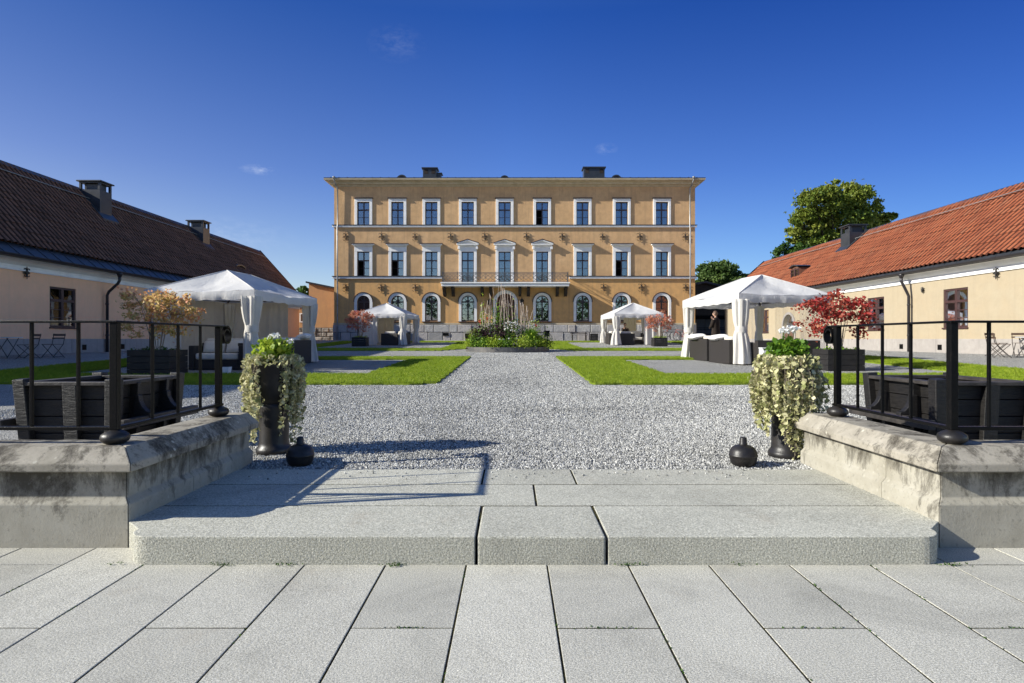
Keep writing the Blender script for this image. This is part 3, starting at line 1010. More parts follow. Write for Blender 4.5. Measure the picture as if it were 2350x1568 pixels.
build_ground(); moss_tufts(); build_lawns(); build_step()
build_parapet(-1, -2.2, 'weathered stone parapet on the shaded side of the step, beside the thinly planted urn')
build_parapet(1, 2.45, 'weathered stone parapet with sunlit inner face, beside the fully overgrown urn')
build_railing(-1, -2.38, 'black iron railing with end scroll on the parapet, in front of the orange-leaved shrub')
build_railing(1, 2.64, 'black iron railing with end scroll on the parapet, in front of the crimson shrub')
zu = build_urn(-2.19, 5.62, 'black cast-iron urn whose dark front shows between thin trailing stems')
trailing(-2.19, 5.62, zu, 'thin silvery trailing plant parted to show the dark urn', [(4.60, 5.30), (1.2, 2.0)], 165, .32, .74)
geranium(-2.19, 5.62, zu, 'bright green geranium with white flowers in the urn in front of the sofa tent', .20, [(.02, 1.08, .05, 40), (.16, 1.03, .035, 24), (-.03, 1.06, .03, 12)], 'l_lime')
zu = build_urn(2.45, 5.44, 'black cast-iron urn mostly hidden under cream trailing foliage')
trailing(2.45, 5.44, zu, 'dense cream-green trailing plant covering the urn like a shaggy coat', [(5.25, 5.4)], 300, .44, .86, .5)
geranium(2.45, 5.44, zu, 'dark green leafy plant with a raised white flower head in the overgrown urn', .20, [(.0, 1.13, .075, 60), (.05, 1.14, .05, 30), (-.05, 1.12, .05, 30)], 'l_green')
build_float(-1.77, 5.1, 'black iron ball with short neck on shaded gravel beside the thinly planted urn')
build_float(1.925, 5.08, 'black iron ball with short neck on sunlit gravel beside the overgrown urn')
build_tub(-1, 3.72, 4.55, 5.7, 6.75, .80, 'black timber planter tub behind the railing beside the orange-leaved shrub')
build_tub(1, 3.98, 4.85, 5.7, 6.75, .80, 'black timber planter tub behind the railing beside the crimson shrub')

# ------------------------------------------------------------------ buildings


def wall_sheet(g, a0, a1, z0, z1, ops, fn, rev=.22):
    """wall plane a0..a1 x z0..z1 with real openings and reveals; fn(a,d,z) -> xyz, d = depth inward"""
    A = sorted(set([a0, a1] + [v for o in ops for v in o[:2]]))
    Z = sorted(set([z0, z1] + [v for o in ops for v in o[2:4]]))
    for i in range(len(A) - 1):
        for k in range(len(Z) - 1):
            ma, mz = (A[i] + A[i + 1]) / 2, (Z[k] + Z[k + 1]) / 2
            if any(o[0] < ma < o[1] and o[2] < mz < o[3] for o in ops):
                continue
            g.add([fn(A[i], 0, Z[k]), fn(A[i + 1], 0, Z[k]), fn(A[i + 1], 0, Z[k + 1]), fn(A[i], 0, Z[k + 1])], [(0, 1, 2, 3)])
    for o in ops:
        b0, b1, y0, y1 = o[:4]
        arch = len(o) > 4 and o[4]
        if not arch:
            loop = [(b0, y0), (b1, y0), (b1, y1), (b0, y1)]
        else:
            r = (b1 - b0) / 2; cx = (b0 + b1) / 2; cz = y1 - r
            arcp = [(cx + r * math.cos(PI * i / 20), cz + r * math.sin(PI * i / 20)) for i in range(21)]
            loop = [(b0, y0), (b1, y0)] + arcp
            for i in range(20):
                p, q = arcp[i], arcp[i + 1]
                g.add([fn(p[0], 0, p[1]), fn(q[0], 0, q[1]), fn(q[0], 0, y1 + 1e-4), fn(p[0], 0, y1 + 1e-4)], [(0, 1, 2, 3)])
        n = len(loop)
        for i in range(n):
            p, q = loop[i], loop[(i + 1) % n]
            g.add([fn(p[0], 0, p[1]), fn(q[0], 0, q[1]), fn(q[0], rev, q[1]), fn(p[0], rev, p[1])], [(0, 1, 2, 3)])


def fbox(g, fn, a0, a1, d0, d1, z0, z1):
    g.hexa([fn(a0, d0, z0), fn(a1, d0, z0), fn(a1, d1, z0), fn(a0, d1, z0), fn(a0, d0, z1), fn(a1, d0, z1), fn(a1, d1, z1), fn(a0, d1, z1)])


def arch_ring(g, fn, cx, cz, r0, r1, d0, d1, a_from=0.0, a_to=PI, n=20):
    for i in range(n):
        t0 = a_from + (a_to - a_from) * i / n; t1 = a_from + (a_to - a_from) * (i + 1) / n
        p = [(cx + r * math.cos(t), cz + r * math.sin(t)) for t in (t0, t1) for r in (r0, r1)]
        (a, b, c, d) = p
        g.hexa([fn(a[0], d0, a[1]), fn(b[0], d0, b[1]), fn(b[0], d1, b[1]), fn(a[0], d1, a[1]),
                fn(c[0], d0, c[1]), fn(d[0], d0, d[1]), fn(d[0], d1, d[1]), fn(c[0], d1, c[1])])


def win_frame(root, fn, a0, a1, z0, z1, rows, mat, dep=.10, arch=False, opened=0, curtain=0, fw=.055, transom=None, panesplit=2, center=.085):
    """window frame (part) with a pane and curtain (sub-parts)"""
    g = G()
    d0, d1 = dep, dep + .07
    cx = (a0 + a1) / 2
    r = (a1 - a0) / 2
    zt = z1 - r if arch else z1
    fbox(g, fn, a0, a0 + fw, d0, d1, z0, zt); fbox(g, fn, a1 - fw, a1, d0, d1, z0, zt)
    fbox(g, fn, a0 + fw, a1 - fw, d0, d1, z0, z0 + fw)
    if not arch:
        fbox(g, fn, a0 + fw, a1 - fw, d0, d1, z1 - fw, z1)
    else:
        arch_ring(g, fn, cx, zt, r - fw, r, d0, d1)
    tz = transom if transom else (zt if arch else z0 + (z1 - z0) * .66)
    fbox(g, fn, a0 + fw, a1 - fw, d0 - .012, d1 - .004, tz - .045, tz + .045)
    fbox(g, fn, cx - center / 2, cx + center / 2, d0 - .008, d1 - .006, z0 + fw, tz - .045)
    if arch:
        fbox(g, fn, cx - center / 2, cx + center / 2, d0 - .008, d1 - .006, tz + .045, zt + r - fw)
        for an in (PI * .25, PI * .75):
            p0 = (cx + .12 * math.cos(an), zt + .12 * math.sin(an)); p1 = (cx + (r - fw) * math.cos(an), zt + (r - fw) * math.sin(an))
            g.bar(fn(p0[0], d0 + .02, p0[1]), fn(p1[0], d0 + .02, p1[1]), .035)
        arch_ring(g, fn, cx, zt + .04, 0.01, .13, d0, d0 + .05, 0, PI, 8)
    else:
        fbox(g, fn, cx - center / 2, cx + center / 2, d0 - .008, d1 - .006, tz + .045, z1 - fw)
    for i in range(1, rows):
        zz = z0 + fw + (tz - .045 - z0 - fw) * i / rows
        fbox(g, fn, a0 + fw, cx - center / 2, d0 + .012, d1 - .02, zz - .014, zz + .014)
        fbox(g, fn, cx + center / 2, a1 - fw, d0 + .012, d1 - .02, zz - .014, zz + .014)
    w = g.build('window', mat, root)
    # pane
    g = G()
    dp = d0 + .045
    segs = []
    if opened:
        o0, o1 = (a0 + fw, cx) if opened == 1 else (cx, a1 - fw)
        k0, k1 = (cx, a1) if opened == 1 else (a0, cx)
        fbox(g, fn, k0, k1, dp, dp + .006, z0, tz)
        fbox(g, fn, a0 + .01, a1 - .01, dp + .001, dp + .007, tz + .001, z1 - .01)
    elif arch:
        poly = [(a0 + .01, z0 + .01), (a1 - .01, z0 + .01)] + [(cx + (r - .01) * math.cos(PI * i / 16), zt + (r - .01) * math.sin(PI * i / 16)) for i in range(17)]
        g.prism(poly, lambda a, b, c: fn(a, c, b), dp, dp + .006)
    else:
        fbox(g, fn, a0 + .01, a1 - .01, dp, dp + .006, z0 + .01, z1 - .01)
    g.build('pane', 'glass', w)
    if opened:                                         # casement swung inwards
        g = G()
        hinge = a0 + fw if opened == 1 else a1 - fw
        sg = 1 if opened == 1 else -1
        wd = (o1 - o0)

        def cf(a, d, z):
            return fn(hinge + sg * (a * .30), d1 + a * .95 + d, z)
        for (p0, p1, q0, q1) in [(0, .05, z0 + fw, tz - .05), (wd - .05, wd, z0 + fw, tz - .05), (.05, wd - .05, z0 + fw, z0 + fw + .05), (.05, wd - .05, tz - .1, tz - .05)]:
            g.hexa([cf(p0, 0, q0), cf(p1, 0, q0), cf(p1, .04, q0), cf(p0, .04, q0), cf(p0, 0, q1), cf(p1, 0, q1), cf(p1, .04, q1), cf(p0, .04, q1)])
        g.build('casement', mat, w)
    if curtain:
        g = G()
        zc = z0 + .08 if curtain != 2 else tz
        for (p0, p1) in ([(a0 + .05, a0 + .05 + (a1 - a0) * .34), (a1 - .05 - (a1 - a0) * .34, a1 - .05)] if curtain == 1 else [(a1 - .05 - (a1 - a0) * .32, a1 - .05)] if curtain == 3 else [(a0 + .03, a1 - .03)]):
            n = 24
            P = [[fn(p0 + (p1 - p0) * j / n * (1 if i == 1 else (.75 if curtain == 1 and i == 0 else 1)), .27 + .03 * math.sin(j * 1.7), zz) for j in range(n + 1)] for i, zz in enumerate((zc, z1 - .05))]
            g.grid(P)
        g.build('curtain', 'curtain', w)
    return w


def anchor(root, fn, a, z, size, mat='castiron', seed=0):
    rr = random.Random(seed)
    g = G()
    s_ = size

    def q(x, y, d=-.07):
        return fn(a + x * s_, d, z + y * s_)
    g.tube([q(0, -.5), q(.03, -.2), q(0, .1), q(0, .5)], [.010, .022, .026, .012], 6)
    for sx in (-1, 1):
        for (cy, r, k) in [(.22, .17, 1), (-.18, .15, -1)]:
            pts = []
            for i in range(11):
                t = -PI * .6 + i / 10 * 1.55 * PI
                rad = r * (1 - .35 * i / 10)
                pts.append(q(sx * (.02 + r * .95 + rad * math.cos(PI - t) * .95), cy + k * rad * math.sin(t)))
            g.tube(pts, [.022 - .0009 * i for i in range(11)], 5)
        g.tube([q(0, .02), q(sx * .16, .05), q(sx * .30, -.04)], [.024, .02, .010], 5)
    g.tube([fn(a, .0, z), q(0, 0)], .03, 6)
    return g.build('wall_anchor', mat, root)


def build_palace():
    Y = 46.0; k = Y / F
    root = thing('palace', 'three-storey ochre mansion with white window surrounds and a central balcony', 'mansion', (.2, Y, 1.1))

    def X(u):
        return (u - CU) * k

    def Z(v):
        return H + (CV - v) * k

    def fn(a, d, z):
        return (a, Y + d, z)
    xl, xr = X(766.5), X(1594.5)
    ztop = Z(424); zb = 1.0
    ctr = [833.9, 912.1, 989.8, 1073.2, 1157.8, 1243.8, 1336.5, 1426.2, 1518.3]
    ops = []
    for i, u in enumerate(ctr):
        ops.append((X(u - 14.2), X(u + 14.2), Z(516.6), Z(464)))
        ops.append((X(u - 14.2), X(u + 14.2), Z(634 if i not in (3, 4, 5) else 652), Z(578)))
        if i != 4:
            ops.append((X(u - 14.7), X(u + 14.7), Z(737), Z(678.5), True))
    ops.append((X(1159.6 - 21), X(1159.6 + 21), Z(781.5), Z(674), True))
    g = G()
    wall_sheet(g, xl, xr, Z(743.5), ztop, ops, fn, .30)
    dpt = 14
    g.add([fn(xl, 0, zb), fn(xl, dpt, zb), fn(xl, dpt, ztop), fn(xl, 0, ztop)], [(0, 1, 2, 3)])
    g.add([fn(xr, 0, zb), fn(xr, dpt, zb), fn(xr, dpt, ztop), fn(xr, 0, ztop)], [(0, 1, 2, 3)])
    g.add([fn(xl, dpt, zb), fn(xr, dpt, zb), fn(xr, dpt, ztop), fn(xl, dpt, ztop)], [(0, 1, 2, 3)])
    g.build('wall', 'ochre', root)
    g = G()
    fbox(g, fn, xl + .3, xr - .3, 1.5, 1.6, zb, ztop - .1)
    for zz in (Z(641), Z(527)):
        fbox(g, fn, xl + .3, xr - .3, .32, 1.5, zz, zz + .15)
    g.build('interior', 'room', root)
    # plinth of hewn blocks
    g = G()
    for x0, x1 in ((xl, X(1159.6 - 27)), (X(1159.6 + 27), xr)):
        g = G()
        fbox(g, fn, x0 + .02, x1 - .02, -.06, .3, zb, Z(743.5))
        g.build('plinth_core', 'mortar', root)
    zs = [zb, Z(763), Z(745.5)]
    for x0, x1 in ((xl - .08, X(1159.6 - 27)), (X(1159.6 + 27), xr + .08)):
        g = G()
        for row in range(2):
            x = x0
            while x < x1 - .05:
                w = min(R.uniform(.55, 1.35), x1 - x)
                if x1 - x - w < .35:
                    w = x1 - x
                g.cur = R.random()
                o = -.13 - R.uniform(0, .05)
                fbox(g, fn, x + .018, x + w - .018, o, -.02, zs[row] + .014, zs[row + 1] - .014)
                x += w
        g.build('plinth', 'hewn', root, bevel=.035, seg=2)
        g = G()
        fbox(g, fn, x0 + .04, x1, -.07, .05, Z(745.5), Z(741.5))
        g.build('plinth_ledge', 'cornice', root, bevel=.01)
    for u in (929.5, 1017, 1093):
        g = G(); fbox(g, fn, X(u), X(u) + .42, -.20, -.15, Z(771), Z(764)); g.build('cellar_vent', 'iron', root)
    # string courses
    bal0, bal1 = 1014, 1305.5
    g = G()
    fbox(g, fn, xl - .10, xr + .10, -.13, .02, Z(522.5), Z(518.3)); g.build('string_course', 'white', root, bevel=.01)
    g = G(); fbox(g, fn, xl - .13, xr + .13, -.17, .02, Z(518.3) + .002, Z(516.7)); g.build('string_flashing', 'metalroof', root)
    for a, b in ((766.5 - 3, bal0), (bal1, 1594.5 + 3)):
        g = G(); fbox(g, fn, X(a), X(b), -.13, .02, Z(640), Z(635.6)); g.build('string_course', 'white', root, bevel=.01)
        g = G(); fbox(g, fn, X(a - 1), X(b + 1), -.17, .02, Z(635.6) + .002, Z(634)); g.build('string_flashing', 'metalroof', root)
    # main cornice (profile swept round front and ends)
    prof = [(0, Z(429)), (.06, Z(429)), (.08, Z(426.5)), (.26, Z(424.5)), (.28, Z(421.5)), (.44, Z(419)), (.60, Z(417.5)), (.62, Z(414.2)), (0, Z(414.2))]
    g = G()
    ring = []
    for o, z in prof:
        ring.append([(xl - o, Y + dpt, z), (xl - o, Y - o, z), (xr + o, Y - o, z), (xr + o, Y + dpt, z)])
    g.grid(ring)
    g.build('cornice', 'cornice', root)
    # roof
    e = .60; zr = Z(413.8); zt = zr + 1.15
    xa, xb, ya, yb = xl - e, xr + e, Y - e, Y + dpt + e
    g = G()
    g.add([(xa, ya, zr - .05), (xb, ya, zr - .05), (xb, yb, zr - .05), (xa, yb, zr - .05), (xa, ya, zr + .05), (xb, ya, zr + .05), (xb, yb, zr + .05), (xa, yb, zr + .05),
           (xa + 7, Y + 7, zt), (xb - 7, Y + 7, zt)],
          [(3, 2, 1, 0), (0, 1, 5, 4), (1, 2, 6, 5), (2, 3, 7, 6), (3, 0, 4, 7), (4, 5, 9, 8), (5, 6, 9), (6, 7, 8, 9), (7, 4, 8)])
    x = xa + .5
    while x < xb - .3:
        dd = min(6.5, x - xa, xb - x)
        g.bar((x, ya, zr + .06), (x, ya + dd, zr + .06 + (zt - zr - .05) * dd / 7.7), .03, .05)
        x += .62
    rf = g.build('roof', 'metalroof', root)
    for (u0, u1, vt, D) in ((970, 1001.5, 387.5, 50), (1339.5, 1387, 386, 50)):
        c = G(); x0, x1 = UX(u0, D), UX(u1, D); z1 = VZ(vt, D)
        dd = .95
        c.box(x0, x1, D, D + dd, zr + .2, z1)
        c.box(x0 - .10, x1 + .10, D - .10, D + dd + .1, z1 + .002, z1 + .10)
        c.box(x0 - .05, x1 + .05, D - .05, D + dd + .05, zr + .4, zr + .62)
        ch = c.build('chimney', 'metalroof', root, bevel=.01)
        c = G()
        for q0, q1 in ((x0 + .12, x0 + .42), (x1 - .42, x1 - .12)):
            c = G(); c.box(q0, q1, D - .012, D + .02, z1 - .42, z1 - .06); c.build('flue_opening', 'room', ch)
        if u0 < 1000:
            c = G(); a0, a1 = UX(1002, D), UX(1011, D)
            c.box(a0, a1, D + .1, D + .8, zr + .2, VZ(398, D)); c.box(a0 - .04, a1 + .1, D + .04, D + .86, VZ(398, D) + .002, VZ(396, D))
            c.build('low_flue', 'metalroof', ch, bevel=.01)
    for (u, r, D) in ((921.7, 12.5, 47.5), (1157.5, 11, 47.5), (1414, 12.5, 47.5)):
        rr = r * D / F; x = UX(u, D); zc = VZ(413.5, D)
        c = G()
        arch_ring(c, lambda a, d, z: (a, D + d, z), x, zc, rr * .78, rr, 0, 3.0, 0, PI, 14)
        dm = c.build('dormer', 'metalroof', root, smooth=False)
        c = G(); c.prism([(x + rr * .8 * math.cos(PI * i / 14), zc + rr * .8 * math.sin(PI * i / 14)) for i in range(15)], lambda a, b, q: (a, q, b), D + .05, D + .08)
        c.build('dormer_pane', 'winframe', dm)
    # windows and surrounds
    opn = {(0, 5): 1, (1, 0): 1, (1, 1): 1, (1, 7): 1}
    cur = {(0, 4): 1, (0, 5): 3, (0, 6): 1, (0, 7): 3, (0, 8): 3, (1, 3): 4, (1, 1): 2, (1, 8): 2, (1, 5): 0}
    for i, u in enumerate(ctr):
        a0, a1 = X(u - 14.2), X(u + 14.2)
        w = win_frame(root, fn, a0, a1, Z(516.6), Z(464), 2, 'winframe', opened=opn.get((0, i), 0), curtain=cur.get((0, i), 0))
        s = G()
        o0, o1 = X(u - 20.3), X(u + 20.3)
        fbox(s, fn, o0, a0, -.07, .03, Z(516.5), Z(464)); fbox(s, fn, a1, o1, -.07, .03, Z(516.5), Z(464))
        fbox(s, fn, o0, o1, -.072, .03, Z(464), Z(456.6))
        s.build('surround', 'white', w, bevel=.012)
        s = G(); fbox(s, fn, o0 - .06, o1 + .06, -.15, .02, Z(456.5), Z(454.6)); s.build('head_flashing', 'winframe', w)
        # piano nobile
        ped = i in (3, 4, 5)
        zb2 = Z(634 if not ped else 652)
        w = win_frame(root, fn, a0, a1, zb2, Z(578), 2 if not ped else 3, 'winframe', opened=opn.get((1, i), 0), curtain=cur.get((1, i), 0),
                      transom=Z(578) - (Z(578) - Z(634)) * .36)
        s = G()
        o0, o1 = X(u - 20.6), X(u + 20.6)
        fbox(s, fn, o0, a0, -.07, .03, zb2, Z(578)); fbox(s, fn, a1, o1, -.07, .03, zb2, Z(578))
        fbox(s, fn, o0, o1, -.072, .03, Z(578), Z(566.5))
        s.build('surround', 'white', w, bevel=.012)
        s = G()
        p0, p1 = X(u - 25), X(u + 25)
        fbox(s, fn, p0 + .10, p1 - .10, -.17, .02, Z(566.4), Z(563.6)); fbox(s, fn, p0, p1, -.27, .02, Z(563.5), Z(561.3))
        if ped:
            cx = X(u)
            s.prism([(p0 + .08, Z(561.2)), (p1 - .08, Z(561.2)), (cx, Z(553.6))], lambda a, b, c: (a, Y + c, b), -.10, .0)
            for sg, pe in ((-1, p0), (1, p1)):
                s.prism([(pe, Z(561.2)), (pe, Z(559.4)), (cx, Z(551.5)), (cx, Z(554.2)), (pe - sg * .15, Z(561.2))], lambda a, b, c: (a, Y + c, b), -.28 - .002 * sg, .0)
            for pe in (o0, o1):
                fbox(s, fn, pe - .06, pe + .10, -.22, .02, Z(573), Z(566.6))
        s.build('head_cornice', 'white', w, bevel=.012)
        s = G()
        if ped:
            for sg, pe in ((-1, p0 - .03), (1, p1 + .03)):
                cx = X(u)
                s.prism([(pe, Z(559.3)), (pe, Z(558.2)), (cx, Z(549.9)), (cx, Z(551.3))], lambda a, b, c: (a, Y + c, b), -.31 - .002 * sg, .0)
        else:
            fbox(s, fn, p0 - .03, p1 + .03, -.31, .02, Z(561.2), Z(559.8))
        s.build('head_flashing', 'winframe', w)
        if i != 4:
            a0, a1 = X(u - 14.7), X(u + 14.7)
            w = win_frame(root, fn, a0, a1, Z(737), Z(678.5), 3, 'winframe', arch=True, fw=.065, center=.10)
            s = G()
            cz = Z(678.5) - (a1 - a0) / 2
            ro = (a1 - a0) / 2 + .20
            fbox(s, fn, X(u) - ro, a0, -.08, .03, Z(738), cz); fbox(s, fn, a1, X(u) + ro, -.08, .03, Z(738), cz)
            arch_ring(s, fn, X(u), cz, (a1 - a0) / 2, ro, -.08, .03)
            s.build('surround', 'white', w)
            s = G(); arch_ring(s, fn, X(u), cz, ro + .002, ro + .06, -.13, .02); s.build('arch_flashing', 'winframe', w)
            s = G(); fbox(s, fn, X(u) - ro - .03, X(u) + ro + .03, -.16, .03, Z(739.8), Z(738.1)); s.build('sill', 'redframe', w)
    # door
    cx = X(1159.6); r = X(1159.6 + 21) - cx; cz = Z(674) - r
    g = G(); g.prism([(cx - r + .01, Z(781.5)), (cx + r - .01, Z(781.5))] + [(cx + (r - .01) * math.cos(PI * i / 16), cz + (r - .01) * math.sin(PI * i / 16)) for i in range(17)], lambda a, b, c: (a, Y + c, b), .22, .27)
    d = g.build('door', 'doorwood', root)
    g = G()
    for sx in (-1, 1):
        for (q0, q1) in ((.3, .95), (1.1, 1.6), (1.75, 2.2)):
            fbox(g, fn, cx + sx * r * .52 - r * .36, cx + sx * r * .52 + r * .36, .19, .218, Z(781) + q0, Z(781) + q1)
    g.build('door_panel', 'doorwood', d, bevel=.015)
    g = G(); ro = r + .24
    fbox(g, fn, cx - ro, cx - r, -.09, .03, 1.0, cz); fbox(g, fn, cx + r, cx + ro, -.09, .03, 1.0, cz); arch_ring(g, fn, cx, cz, r, ro, -.09, .03)
    g.build('door_surround', 'white', root)
    # balcony
    g = G()
    bx0, bx1 = X(1016.5), X(1302.5); by = -1.15
    fbox(g, fn, bx0, bx1, by, .0, Z(660) , Z(654))
    fbox(g, fn, bx0 - .06, bx1 + .06, by - .06, .0, Z(654) + .002, Z(652) + .03)
    b = g.build('balcony', 'white', root, bevel=.012)
    zf = Z(652) + .03; zh = zf + .72
    g = G()
    yy = Y + by + .05
    def barr(p, q, w=.034):
        g.bar(p, q, w)
    posts = [X(1019), X(1052), X(1094), X(1137), X(1179), X(1222), X(1265), X(1300)]
    for p in posts:
        barr((p, yy, zf), (p, yy, zh + .06), .04)
    for zz in (zf + .06, zh - .09, zh):
        barr((posts[0], yy, zz), (posts[-1], yy, zz), .036)
    for p, q in zip(posts, posts[1:]):
        z0, z1 = zf + .06, zh - .09
        nx = 2
        for i in range(nx):
            c0, c1 = p + (q - p) * i / nx, p + (q - p) * (i + 1) / nx
            if i:
                barr((c0, yy, z0), (c0, yy, z1))
            barr((c0, yy - .003, z0), (c1, yy - .003, z1)); barr((c0, yy + .003, z1), (c1, yy + .003, z0))
            m = ((c0 + c1) / 2, (z0 + z1) / 2)
            g.tube([(m[0] + .14 * math.cos(t * PI / 6), yy, m[1] + .14 * math.sin(t * PI / 6)) for t in range(13)], .010, 4, False)
            barr((c0, yy, m[1]), (m[0], yy - .004, z1)); barr((m[0], yy + .004, z1), (c1, yy, m[1])); barr((c0, yy, m[1]), (m[0], yy - .004, z0)); barr((m[0], yy + .004, z0), (c1, yy, m[1]))
    for xx in (posts[0], posts[-1]):
        for zz in (zf + .06, zh - .09, zh):
            barr((xx, yy, zz), (xx, Y, zz), .028)
        barr((xx, yy, zf + .06), (xx, Y, zh - .09)); barr((xx, yy, zh - .09), (xx, Y, zf + .06))
    g.build('balcony_railing', 'balciron', b)
    for u in (1020.7, 1040.4, 1106.8, 1126.5, 1192.5, 1212, 1277.7, 1296.8):
        g = G(); x = X(u)
        g.prism([(0, Z(661)), (-.95, Z(661)), (-.95, Z(664.5)), (-.72, Z(667)), (-.55, Z(671)), (-.5, Z(676)), (-.3, Z(679.5)), (-.12, Z(681)), (0, Z(681))], lambda a, bb, c: (c, Y + a, bb), x - .11, x + .11)
        g.build('bracket', 'barnboard', b, bevel=.012)
    # anchors, pipes, small fittings
    for n, u in enumerate([793.9, 875.9, 952.1, 1033.8, 1112, 1207.6, 1289.3, 1382, 1467.4, 1571.6]):
        anchor(root, fn, X(u), Z(545), R.uniform(.74, .86), seed=n)
    for n, u in enumerate([793.9, 874.4, 952.7, 1384.3, 1471.1, 1572.5]):
        anchor(root, fn, X(u), Z(661.5), R.uniform(.76, .90), seed=20 + n)
    for u, sg in ((775.8, -1), (1581.5, 1)):
        x = X(u)
        g = G()
        xo = X(u + sg * 4)
        g.tube([(xo, Y - .66, Z(414)), (xo, Y - .66, Z(418)), (x + sg * .06, Y - .35, Z(428)), (x, Y - .16, Z(434)), (x, Y - .15, Z(520)), (x, Y - .22, Z(523)), (x, Y - .22, Z(636)), (x, Y - .22, Z(742)), (x, Y - .26, 1.15)], .055, 8)
        g.lathe([(.06, .0), (.10, .14), (.11, .2)], (xo, Y - .66, Z(417)), 10)
        g.build('downpipe', 'zinc', root, smooth=True)
    for u in (1124, 1197):
        g = G(); x = X(u); z = Z(694)
        g.tube([(x, Y, z + .35), (x, Y - .25, z + .38), (x, Y - .3, z + .25)], .02, 6)
        g.lathe([(.05, -.28), (.12, -.2), (.15, .1), (.17, .12), (.06, .24), (.02, .28)], (x, Y - .3, z), 6)
        g.build('wall_lantern', 'lamp', root)
    g = G(); fbox(g, fn, X(1100.5), X(1106), -.04, 0, Z(738), Z(731)); g.build('notice_board', 'paper', root, bevel=.01)
    return X, Z


PX, PZ = build_palace()


